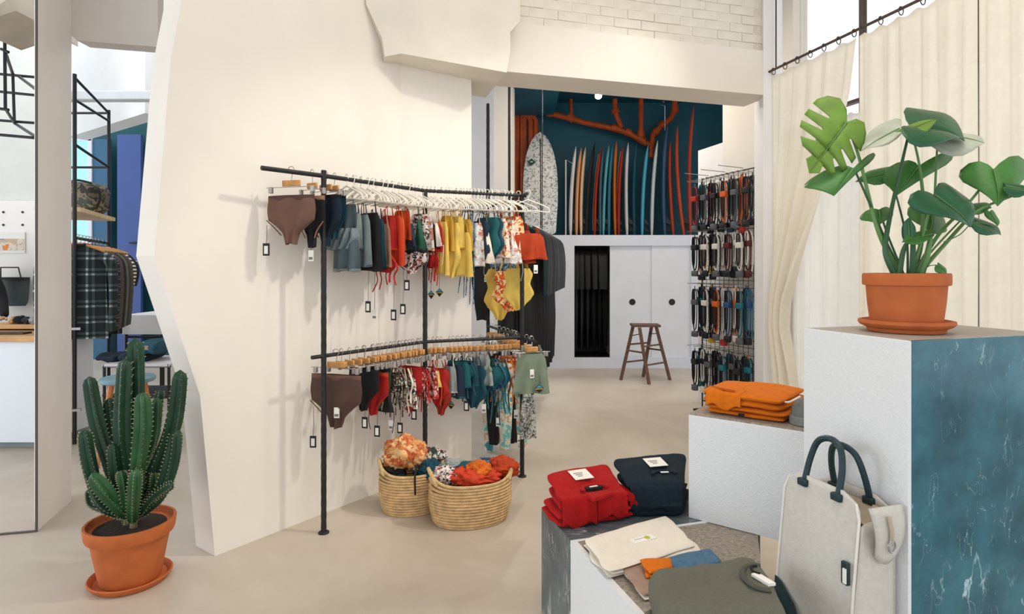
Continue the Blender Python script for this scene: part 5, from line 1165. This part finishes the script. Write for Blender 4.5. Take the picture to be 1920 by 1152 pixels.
rowsL = [(2.30,.52,'top',['black grey black','teal black black','grey black black','black red black','black black black','white grey black','blue white blue','grey black black','black teal black','orange orange red','black grey black']),
 (1.80,.46,'second',['orange black black','black white black','black black yellow','black black black','white white teal','white white black','white white black','white white black','maroon white maroon','white maroon maroon']),
 (1.28,.56,'third',['black black black','black teal black','black black yellow','black grey black','blue black white','white white red','white teal orange','white orange white','black black black','teal blue black']),
 (.66,.46,'bottom',['black teal teal','white black white','black black yellow','black black black','teal black black','black grey black','black black black','black teal orange'])]
tone = {'black':'black','grey':'grey','white':'white','red':'red','teal':'teal','yellow':'yellow','orange':'orange','blue':'blue','lime':'lime','maroon':'maroon'}
for z, L_, rn_, items in rowsL:
    n = len(items)
    for k, it in enumerate(items):
        a, b_, c = it.split(); s_ = .05+(gl-.14)*k/(n-1); off = .05+.05*(k % 2)
        # prong
        MB().tube([gp(s_,z+.018,0), gp(s_,z+.018,.22)], .003, 5).build('prong', m_chrome, gr)
        leash(s_, z, off, L_*random.Random(k+z).uniform(.85,1.05), a, b_, c, f'{a} surf leash with {c} cuff, {ORD[k]} from left in the {rn_} row', 'a' if (k*7+int(z*10)) % 3 == 0 else None)
        if k % 2 == 0:
            c2_ = ['black', items[(k+3) % n].split()[1], 'black' if k % 4 else 'grey']
            leash(s_+.03, z-.02, .15, L_*.9, c2_[0], c2_[1], c2_[2], f'{c2_[0]} surf leash with {c2_[2]} cuff on a long prong, {ORD[k//2]} in the {rn_} row front')
for s_ in (.1,.35,.6): MB().tube([gp(s_,GT+.02,0), gp(s_,GT+.03,.28)], .004, 5).build('prong', m_chrome, gr)
# ================================================================ hanging frame rack in the left hand room
fr = thing('frame_rack', F(140,833), 'tall black metal frame rack with shelf and shirts on the left', 'clothes rack')
fA = F(140,833); fB = P(204,500,6.1); fC = Vector((fB.x-.45, 6.1, 0)); 
fB.z = 0; fT = 3.05
def bar(a, b, r=.016, nm='bar', par=fr): return MB().tube([a, b], r, 8).build(nm, m_black, par)
def zz(p, z): return Vector((p.x, p.y, z))
for p, b_ in ((fA,0),(fB,0),(fC,0)): bar(zz(p,b_), zz(p,fT), .015, 'post')
zA = [CH-(y-HY)*4.97/FPX for y in (165,)]
for z in (3.02, 2.47, 2.92):
    if z == 2.92: bar(zz(fA,z-.08), zz(fB,z+.1-.08), .012); continue
    bar(zz(fA,z), zz(fB,z), .012); bar(zz(fB,z), zz(fC,z), .012)
for z in (.95, .28): MB().box(zz(fA,z), (.09,.03,.02), .3).build('bracket', m_chrome, fr)
shz = CH-(412-HY)*5.9/FPX
dAB = (fB-fA).normalized(); nAB = Vector((dAB.y,-dAB.x,0))
m_shelf = mat('pale shelf wood', (214,186,148), .6, .15, 8)
sa_, sb_ = fA+dAB*.1, fB-dAB*.02
MB().slab([zz(sa_+nAB*.02,shz), zz(sb_+nAB*.06,shz), zz(sb_-nAB*.32,shz), zz(sa_-nAB*.30,shz)], (0,0,.035)).build('shelf', m_shelf, fr, smooth=False)
rz_ = 1.70
bar(zz(fA,rz_), zz(fB,rz_), .013, 'rail')
# camouflage bag on the shelf
bgp = P(163,405,5.75)
cb = thing('camouflage_bag', zz(bgp, shz+.035), 'camouflage rucksack lying on the wooden shelf', 'bag')
m_camo = pat('camouflage cloth', [(96,84,66),(38,40,38),(128,112,86),(60,72,60),(150,130,100)], 8, kind='noi')
mb = MB()
def bagf(a, b):
    th = a*2*math.pi; ph = math.pi*b; d = Vector((math.sin(ph)*math.cos(th), math.sin(ph)*math.sin(th), math.cos(ph)))
    q = [math.copysign(abs(t)**.55, t) for t in d]; k = 1+.10*noise.noise(d*2.5)+.05*noise.noise(d*6)
    return zz(bgp, shz+.035+.15)+Vector((q[0]*.17, q[1]*.13, q[2]*.15))*k
mb.grid(bagf, 24, 16).build('body', m_camo, cb, ang=180)
c = zz(bgp, shz+.19)
MB().tube(spline([c+Vector((.12,-.12,.11)), c+Vector((.20,-.13,.08)), c+Vector((.215,-.13,-.02)), c+Vector((.18,-.14,-.12))], 5), .016, 6, flat=.4).build('strap', mat('dark webbing', (40,40,40), .8, .2, 60), cb)
MB().tube(spline([c+Vector((-.1,-.1,.13)), c+Vector((0,-.13,.155)), c+Vector((.12,-.11,.13))], 5), .012, 6).build('top_seam', MATS['dark webbing'], cb)
# shirts
def plaid(name, base, li, li2, sc=22):
    m = bpy.data.materials.new(name); m.use_nodes = True; N = m.node_tree.nodes; L = m.node_tree.links; b = N['Principled BSDF']; b.inputs['Roughness'].default_value = .85
    tc = N.new('ShaderNodeTexCoord'); s_ = N.new('ShaderNodeSeparateXYZ'); L.new(tc.outputs['Object'], s_.inputs[0]); outs = []
    for ax in (0, 2):
        w = N.new('ShaderNodeMath'); w.operation = 'MULTIPLY'; w.inputs[1].default_value = sc/2; L.new(s_.outputs[ax], w.inputs[0])
        f = N.new('ShaderNodeMath'); f.operation = 'FRACT'; L.new(w.outputs[0], f.inputs[0])
        r = N.new('ShaderNodeValToRGB'); r.color_ramp.interpolation = 'CONSTANT'; e = r.color_ramp.elements
        e[0].color = (0,0,0,1); e[1].position = .55; e[1].color = (.5,.5,.5,1); x = e.new(.68); x.color = (0,0,0,1); x = e.new(.85); x.color = (.28,.28,.28,1)
        L.new(f.outputs[0], r.inputs[0]); outs.append(r.outputs[0])
    ad = N.new('ShaderNodeMixRGB'); ad.blend_type = 'ADD'; ad.inputs[0].default_value = 1; L.new(outs[0], ad.inputs[1]); L.new(outs[1], ad.inputs[2])
    r = N.new('ShaderNodeValToRGB'); e = r.color_ramp.elements; e[0].color = lin(base)+(1,); e[1].color = lin(li2)+(1,); x = e.new(.5); x.color = lin(li)+(1,)
    L.new(ad.outputs[0], r.inputs[0]); L.new(r.outputs[0], b.inputs['Base Color']); MATS[name] = m; return m
def stripes(name, a, b_, sc):
    m = bpy.data.materials.new(name); m.use_nodes = True; N = m.node_tree.nodes; L = m.node_tree.links; b = N['Principled BSDF']; b.inputs['Roughness'].default_value = .85
    tc = N.new('ShaderNodeTexCoord'); w = N.new('ShaderNodeTexWave'); w.bands_direction = 'Z'; w.inputs['Scale'].default_value = sc; L.new(tc.outputs['Object'], w.inputs[0])
    r = N.new('ShaderNodeValToRGB'); r.color_ramp.interpolation = 'CONSTANT'; e = r.color_ramp.elements; e[0].color = lin(a)+(1,); e[1].position = .5; e[1].color = lin(b_)+(1,)
    L.new(w.outputs[1], r.inputs[0]); L.new(r.outputs[0], b.inputs['Base Color']); return m
m_pl1 = plaid('dark green plaid', (20,30,32), (70,86,90), (190,196,194), 15); m_pl2 = plaid('black white plaid', (24,24,28), (96,96,98), (200,200,198), 30)
m_str = stripes('black white stripe', (230,224,214), (26,26,30), 9)
def shirt(loc, rz, m, label, h=.78, w=.50, sleeve=.58):
    root = thing('hanging_shirt', loc, label, 'shirt', 'shirts on the frame rack', rz); h2 = w/2; sd = random.random()*9
    MB().tube(hook_pts(.018,.06), .0028, 6).build('hanger_hook', m_clip, root, world=False)
    MB().tube(spline([(-.2,0,-.125),(-.1,0,-.085),(0,0,-.062),(.1,0,-.085),(.2,0,-.125)], 3), .011, 8).build('hanger_bar', m_wood, root, world=False)
    shell(MB(), [(-.075,-.06,.06),(-.10,-h2*.55,h2*.55),(-.15,-h2*.88,h2*.88),(-.32,-h2*.84,h2*.84),(-.12-h,-h2*.9,h2*.9)], .04, .010, 3, sd, nu=14, nv=16).build('body', m, root, world=False, ang=180)
    for s_ in (-1, 1): MB().tube(spline([(s_*h2*.74,0,-.16),(s_*h2*1.0,-.01,-.24),(s_*h2*1.06,-.015,-.24-sleeve*.45),(s_*h2*1.0,-.02,-.24-sleeve)], 4), [.075,.075,.072,.07,.066,.062,.06,.058,.055,.052,.05,.048,.046], 8, flat=.55).build('sleeve', m, root, world=False)
    MB().tube([(.06*math.cos(a),.04*math.sin(a),-.07+.008*math.sin(a)) for a in [k*math.pi/5 for k in range(10)]], .013, 6, closed=True).build('collar', m, root, world=False)
    MB().box((0,-.043,-.5), (.026,.004,.70)).build('placket', m, root, world=False)
    return root
m_brn = mat('brown speckle cloth', (86,72,62), .9, .4, 60); m_gr = mat('dark grey cloth', (56,56,56), .9, .15, 30); m_blk = mat('washed black cloth', (30,32,34), .9, .2, 30); m_khk = mat('khaki grey cloth', (104,98,84), .9, .12, 30)
shs = [(m_pl1,'dark green plaid shirt at the front of the frame rack',.74,.05),(m_pl2,'black and white plaid shirt behind the dark green one',.74,.14),(m_brn,'brown speckled shirt on the frame rack',.70,.24),(m_blk,'washed black shirt right of the brown speckled one',.74,.33),(m_khk,'khaki grey shirt in the middle of the frame rack',.74,.42),(m_gr,'dark grey shirt right of the khaki one',.76,.50),(m_brn,'brown shirt beside the striped tee',.60,.60),(m_str,'black and white striped tee on the frame rack',.42,.72),(m_blk,'black tee at the far end of the frame rack',.40,.86)]
for m, lab, h, t in shs:
    q = lerp(fA, fB, t); sl = .56 if h > .5 else .2
    shirt((q.x, q.y, rz_+.015), math.atan2(dAB.y, dAB.x)-math.pi/2+math.radians(random.uniform(-4,4)), m, lab, h, .50, sl)
# ================================================================ doors and window light of the left hand room
m_bluelit = mat('bluish lit teal paint', (74,96,158), .55, .1, 1.2); m_bluelit2 = mat('bluish lit door paint', (58,104,138), .55, .08, 1.5)  # bluish light on the doors is put into these base colours
Yd = 9.6
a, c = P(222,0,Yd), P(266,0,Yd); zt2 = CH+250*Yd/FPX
dr = thing('door_1', (a.x, Yd, 0), 'teal door coloured by bluish light in the teal wall on the left', 'door'); dr['kind'] = 'structure'
MB().box(((a.x+c.x)/2, Yd, zt2/2), (c.x-a.x, .06, zt2)).build('door_leaf', m_bluelit, dr, smooth=False)
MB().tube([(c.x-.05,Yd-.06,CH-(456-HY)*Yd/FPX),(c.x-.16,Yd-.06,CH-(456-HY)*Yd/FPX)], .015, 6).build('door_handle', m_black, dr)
a, c = P(176,0,Yd), P(208,0,Yd)
dr = thing('door_2', (a.x, Yd, 0), 'bluish lit door panel behind the frame rack', 'door'); dr['kind'] = 'structure'
MB().box(((a.x+c.x)/2, Yd, 1.75), (c.x-a.x, .05, 3.5)).build('door_leaf', m_bluelit2, dr, smooth=False)
a, c = P(120,0,Yd), P(172,0,Yd)
wd = thing('window_2', (a.x, Yd, 2.2), 'pale turquoise window behind the frame rack', 'window'); wd['kind'] = 'structure'
zt3, zb3 = CH-(262-HY)*Yd/FPX, CH-(455-HY)*Yd/FPX
MB().box(((a.x+c.x)/2, Yd+.0, (zt3+zb3)/2), (c.x-a.x, .04, zt3-zb3)).build('pane', mat('turquoise backlit glass', (150,212,220), .3, .06, 3, emit=.55), wd, smooth=False)
for k in range(3): MB().box(((a.x+c.x)/2, Yd-.03, lerp(zb3, zt3, k/2)), (c.x-a.x+.05, .04, .05)).build('frame_bar', m_white_cool, wd, smooth=False)
MB().box((c.x, Yd-.03, (zt3+zb3)/2), (.06, .04, zt3-zb3)).build('frame_bar', m_white_cool, wd, smooth=False)
# small white clothes hanger on the door
q = P(250,508,9.565); h_ = thing('wire_hanger', q, 'white hanger hooked near the bluish lit teal door', 'hanger')
MB().tube([q+Vector(t) for t in ((-.08,0,-.02),(.09,0,-.02),(.06,0,.06),(.02,0,.10),(-.03,0,.06),(-.08,0,-.02))], .012, 6).build('frame', m_card, h_)
MB().tube([q+Vector((.02,0,.10)), q+Vector((.03,0,.16)), q+Vector((.06,0,.15))], .008, 6).build('hook', m_card, h_)
# ================================================================ tables beyond the cactus
m_wt = mat('white laminate', (232,228,226), .45, .02)
tb_ = thing('white_display_table', P(265,612,6.4).xy.to_3d(), 'white topped table with black frame left of the partition', 'table')
q0_, q1_ = P(236,0,6.3).x, P(312,0,6.3).x; zt4 = CH-(590-HY)*6.3/FPX
MB().box(((q0_+q1_)/2, 6.6, zt4-.10), (q1_-q0_, .75, .20)).build('table_top', m_wt, tb_, smooth=False, bevel=.004)
for x in (q0_+.03, q1_-.03):
    for y in (6.26, 6.92): MB().tube([(x,y,0),(x,y,zt4-.2)], .016, 6).build('leg', m_black, tb_)
MB().tube([(q0_+.03,6.26,zt4-.23),(q1_-.03,6.26,zt4-.23)], .014, 6).build('apron_bar', m_black, tb_)
# low black shelf table with folded jeans
lt = thing('black_shelf_table', P(255,720,4.7).xy.to_3d(), 'low black metal table with folded jeans behind the cactus', 'table')
Yl = 4.9; xl0, xl1 = P(196,0,Yl).x, P(322,0,Yl).x; zs = CH-(682-HY)*Yl/FPX; zs2 = CH-(712-HY)*Yl/FPX
m_lt = mat('grey white board', (206,204,204), .5, .05)
MB().box(((xl0+xl1)/2, Yl+.22, zs-.012), (xl1-xl0, .5, .024)).build('upper_board', m_lt, lt, smooth=False)
MB().box(((xl0+xl1)/2, Yl+.22, .40), (xl1-xl0-.02, .46, .018)).build('lower_board', m_black, lt, smooth=False)
for x in (xl0+.012, xl1-.012):
    for y in (Yl-.02, Yl+.46): MB().tube([(x,y,0),(x,y,zs)], .012, 6).build('leg', m_black, lt)
MB().tube([(xl0,Yl-.02,zs-.02),(xl1,Yl-.02,zs-.02)], .011, 6).build('apron_bar', m_black, lt)
MB().tube([(xl0,Yl-.02,.42),(xl1,Yl-.02,.42)], .011, 6).build('apron_bar', m_black, lt)
m_ind = mat('dark indigo denim', (24,42,56), .85, .25, 40, .3, 160); m_ind2 = mat('teal denim', (30,76,92), .85, .25, 40, .3, 160)
def fold_pile(px0, px1, m, lab, z, h, y0=.05, y1=.38, sd=0):
    a, c = P(px0,0,Yl+.2).x, P(px1,0,Yl+.2).x
    o = thing('folded_jeans', ((a+c)/2, Yl+.2, z), lab, 'jeans', 'folded jeans on the black table')
    pillow(MB(), [(a,Yl+y0),(c,Yl+y0),(c,Yl+y1),(a,Yl+y1)], z, z+h, sd, .006).build('fold_layer', m, o, ang=180)
    MB().box(((a+c)/2, Yl+y0+.01, z+h*.5), ((c-a)*.4,.012,h*.35)).build('waist_patch', m_tan, o, bevel=.002)
fold_pile(200, 236, m_ind, 'dark indigo jeans folded at the left of the black table', zs, .06, sd=2)
fold_pile(240, 290, m_ind, 'dark indigo jeans folded in the middle of the black table', zs, .07, sd=4)
fold_pile(276, 312, m_ind2, 'teal denim folded on top beside the partition', zs+.07, .10, sd=6)
# round stool
rs = thing('round_stool', P(238,750,4.35).xy.to_3d(), 'round topped stool with wooden legs behind the cactus', 'stool')
cs = P(240,0,4.45); zs3 = CH-(708-HY)*4.45/FPX
MB().lathe([(.005,0),(.17,0),(.18,.01),(.18,.028),(.17,.036),(.005,.036)], (cs.x, 4.45, zs3-.03), 28).build('seat', mat('pale blue seat', (120,150,164), .4, .1, 10), rs)
for k in range(4):
    a = k*math.pi/2+.5; MB().tube([(cs.x+.19*math.cos(a),4.45+.19*math.sin(a),0),(cs.x+.10*math.cos(a),4.45+.10*math.sin(a),zs3-.03)], [.016,.022], 8).build('leg', mat('orange stool wood', (196,124,72), .5, .15, 12), rs)
# ================================================================ counter at the far left
m_ct = mat('white counter panel', (226,231,238), .4, .02, 3); m_oak = mat('pale oak', (206,160,108), .5, .18, 8)
Yc = 4.8; xr = -3.72; xL = -5.6; zc = CH-(640-HY)*Yc/FPX
ctr = thing('shop_counter', (-4.6, 5.1, 0), 'white shop counter with oak top at the far left', 'counter')
MB().box(((xL+xr)/2, Yc+.28, (zc+.06)/2), (xr-xL, .55, zc-.06)).build('front_panel', m_ct, ctr, smooth=False)
MB().box(((xL+xr)/2, Yc+.34, .03), (xr-xL-.04, .5, .06)).build('plinth', mat('grey kick board', (150,160,166), .5, .05), ctr, smooth=False)
MB().box(((xL+xr)/2+.0, Yc+.30, zc+.02), (xr-xL+.04, .66, .045)).build('worktop', m_oak, ctr, smooth=False, bevel=.004)
MB().box(((xL+xr)/2, Yc+.50, zc+.075), (xr-xL-.02, .22, .035)).build('raised_shelf', m_oak, ctr, smooth=False, bevel=.003)
wt_z = zc+.0435
tag(MB().box((P(20,0,4.95).x, 4.93, wt_z+.008), (.30,.10,.014), .05).build('closed_notebook', m_brn, bevel=.003), 'thin dark notebook lying on the oak counter', 'notebook')
# bag on the peg board
q = P(24,560,6.2); bgx = q.x
hb = thing('grey_tote_bag', (bgx, 6.22, CH-(575-HY)*6.2/FPX), 'grey tote bag hanging on the white peg board', 'bag')
zt5, zb5 = CH-(520-HY)*6.2/FPX, CH-(574-HY)*6.2/FPX; m_tote = mat('grey waxed canvas', (78,88,92), .6, .3, 6, .2, 60)
def tote(a, b): 
    w = lerp(.17, .145, b)*2; r_ = 1 if b < .8 else 1-(b-.8)**2*4
    return lambda sg: Vector((bgx-.005+(a-.5)*w*r_, 6.22-sg*.05*math.sin(math.pi*a), lerp(zt5, zb5, b)))
mb = MB(); mb.grid(lambda a, b: tote(a, b)(1), 12, 10); mb.grid(lambda a, b: tote(1-a, b)(-.3), 12, 10); mb.build('body', m_tote, hb, ang=180)
MB().tube([(bgx-.10,6.17,zt5-.01),(bgx-.09,6.16,zt5+.10),(bgx+.09,6.16,zt5+.10),(bgx+.11,6.17,zt5-.01)], .008, 6).build('handle', m_brn, hb)
MB().box((bgx,6.17,zt5-.012), (.33,.05,.02)).build('top_band', m_black, hb)
# picture on the peg board
q = P(16,455,6.28); pc_ = thing('beach_photo', (q.x, 6.29, q.z), 'small beach photo print pinned on the peg board', 'picture')
MB().box((q.x,6.295,q.z), (.32,.008,.22)).build('sheet', m_card, pc_, smooth=False)
MB().box((q.x,6.289,q.z-.02), (.30,.004,.12)).build('photo_area', pat('beach print', [(150,150,150),(206,180,150),(226,214,200),(230,140,60)], 8, kind='noi'), pc_, smooth=False)
# clutter on the counter
z6 = zc+.094
for k, (px, m, r_, lab) in enumerate(((26,m_wood,.034,'small orange ball ornament on the counter shelf'),(38,m_blk,.045,'dark folded pouch on the counter shelf'),(52,m_gr,.04,'grey crumpled pouch on the counter shelf'),(64,mat('pale grey cloth',(176,172,170),.8,.1),.04,'pale grey pouch at the end of the counter shelf'))):
    q = P(px, 600, Yc+.5); crumple('counter_pouch' if k else 'ball_ornament', (q.x, Yc+.5, z6+r_*.7), r_, m, lab, 'pouch' if k else 'ornament', 'clutter on the counter', 40+k*3, (1.2,1,.8) if k else (1,1,1))
# hanging black frames over the counter
hf = thing('ceiling_frame', (-4.4, 5.4, 2.6), 'black metal frame hanging from the ceiling over the counter', 'frame')
def bp2(px, py, Y): return P(px, py, Y)
for a, b in (((2,92,5.0),(16,98,5.0)),((9,98,5.0),(10,204,5.0)),((0,204,5.0),(16,206,5.0)),((0,139,5.6),(68,145,5.6)),((24,139,5.6),(27,231,5.6)),((36,144,5.6),(68,168,5.0)),((0,172,5.6),(68,179,5.6)),((0,226,5.6),(68,231,5.6)),((27,231,5.6),(66,256,5.0)),((0,253,5.0),(68,259,5.0)),((10,98,5.0),(24,139,5.6)),((10,204,5.0),(27,231,5.6))):
    MB().tube([P(*a), P(*b)], .013, 6).build('bar', m_black, hf)
MB().tube([P(9,98,5.0), Vector((P(9,98,5.0).x,5.0,4.65))], .013, 6).build('drop_rod', m_black, hf)
# raw concrete beam top left
struct('trim_9', MB().slab([P(-60,-40,5.2), P(68,-40,5.2), P(68,48,5.2), P(30,20,4.6), P(-60,50,4.6)], (0,.5,.0)), m_ceil, 'raw concrete beam under the ceiling at the far left', smooth=False)
# ================================================================ person behind the counter, cut by the left edge of the picture
pr = thing('person', (-5.22, 5.82, 0), 'person in a black sweater leaning on the counter at the left edge', 'person')
def skinned(name, pts, edges, rad, m, sub=2):
    me = bpy.data.meshes.new(name); L0 = pr.location
    me.from_pydata([tuple(Vector(p)-L0) for p in pts], edges, []); me.update()
    o = bpy.data.objects.new(name, me); COL.objects.link(o); o.parent = pr; me.materials.append(m)
    sk = o.modifiers.new('skin', 'SKIN'); sk.use_smooth_shade = True
    for d, r_ in zip(me.skin_vertices[0].data, rad): d.radius = (r_, r_) if not isinstance(r_, tuple) else r_
    me.skin_vertices[0].data[0].use_root = True
    s_ = o.modifiers.new('sub', 'SUBSURF'); s_.levels = s_.render_levels = sub
    return o
m_skin = mat('warm skin', (206,152,122), .5, .06, 12); m_knit = mat('black sweater knit', (20,21,25), .9, .2, 30, .3, 120); m_trou = mat('dark trousers', (38,42,52), .85, .15, 20); m_hair = mat('brown hair', (62,44,34), .6, .2, 40)
X, Y = -5.22, 5.82
hand = P(11, 601, 5.52); el = P(4, 563, 5.75); wr_ = P(9, 594, 5.58)
# body: pelvis, spine, neck, head, arms, legs in one skin
pts = [(X,Y,.95),(X,Y-.01,1.12),(X,Y-.04,1.32),(X,Y-.05,1.46),(X,Y-.07,1.54),(X,Y-.10,1.64),(X+.01,Y-.11,1.74),
       (X+.17,Y-.04,1.42),(X+.27,Y-.02,1.28),tuple(el),tuple(wr_),
       (X-.17,Y-.04,1.42),(X-.27,Y-.03,1.24),(X-.25,Y-.12,1.05),(X-.16,Y-.27,1.0),
       (X+.10,Y,.88),(X+.11,Y-.01,.50),(X+.11,Y+.02,.10),(X+.11,Y-.12,.05),
       (X-.10,Y,.88),(X-.11,Y-.01,.50),(X-.11,Y+.02,.10),(X-.11,Y-.12,.05)]
edges = [(0,1),(1,2),(2,3),(3,4),(4,5),(5,6),(3,7),(7,8),(8,9),(9,10),(3,11),(11,12),(12,13),(13,14),(0,15),(15,16),(16,17),(17,18),(0,19),(19,20),(20,21),(21,22)]
rad = [(.15,.11),(.14,.10),(.16,.11),(.12,.09),.055,.085,.07,.07,.058,.05,.034,.07,.058,.05,.034,.095,.065,.045,.04,.095,.065,.045,.04]
skinned('body', pts, edges, rad, m_knit)
MB().lathe([(.005,-.125),(.05,-.115),(.075,-.06),(.082,0),(.08,.05),(.06,.10),(.005,.12)], (X+.005,Y-.115,1.69), 20, 1, 1.15).build('head', m_skin, pr)
MB().lathe([(.088,-.02),(.092,.04),(.074,.105),(.03,.13),(.004,.133)], (X+.005,Y-.095,1.70), 20, 1, 1.15).build('hair', m_hair, pr)
hd_ = pr.children[-2]
for s_ in (-1, 1): MB().lathe([(.002,-.01),(.010,0),(.002,.01)], (X+.005+s_*.032,Y-.205,1.69), 10).build('eye', m_card, hd_)
MB().tube([(X+.005,Y-.205,1.69),(X+.005,Y-.228,1.655),(X+.005,Y-.205,1.648)], [.006,.012,.008], 6).build('nose', m_skin, hd_)
MB().tube([(X-.02,Y-.197,1.618),(X+.005,Y-.204,1.615),(X+.03,Y-.197,1.618)], .006, 6).build('mouth', mat('lips', (170,96,84), .5, 0), hd_)
for s_ in (-1, 1): MB().lathe([(.004,-.03),(.014,-.01),(.016,.015),(.004,.028)], (X+.005+s_*.085,Y-.115,1.685), 10, .6, 1.3).build('ear', m_skin, hd_)
def hand_(w, d, nm='hand'):
    w = Vector(w); d = Vector(d).normalized(); s_ = d.cross(Vector((0,0,1))).normalized(); up = Vector((0,0,1))
    P_ = [w, w+d*.045, w+d*.09]; E_ = [(0,1),(1,2)]; R_ = [(.028,.018),(.036,.016),(.036,.014)]
    for k, (o_, l_) in enumerate(((-.030,.062),(-.010,.075),(.010,.072),(.030,.056))):
        b = len(P_); P_ += [w+d*.10+s_*o_, w+d*(.10+l_*.5)+s_*o_*1.1+up*.006, w+d*(.10+l_)+s_*o_*1.1-up*.016]; E_ += [(2,b),(b,b+1),(b+1,b+2)]; R_ += [.0095,.009,.0075]
    b = len(P_); P_ += [w+d*.04-s_*.045, w+d*.08-s_*.062-up*.008]; E_ += [(1,b),(b,b+1)]; R_ += [.011,.009]
    return skinned(nm, P_, E_, R_, m_skin)
hand_(wr_+Vector((.0,-.02,-.005)), (.25,-.9,-.15)); hand_((X-.16,Y-.28,1.0), (.3,-.9,-.1))
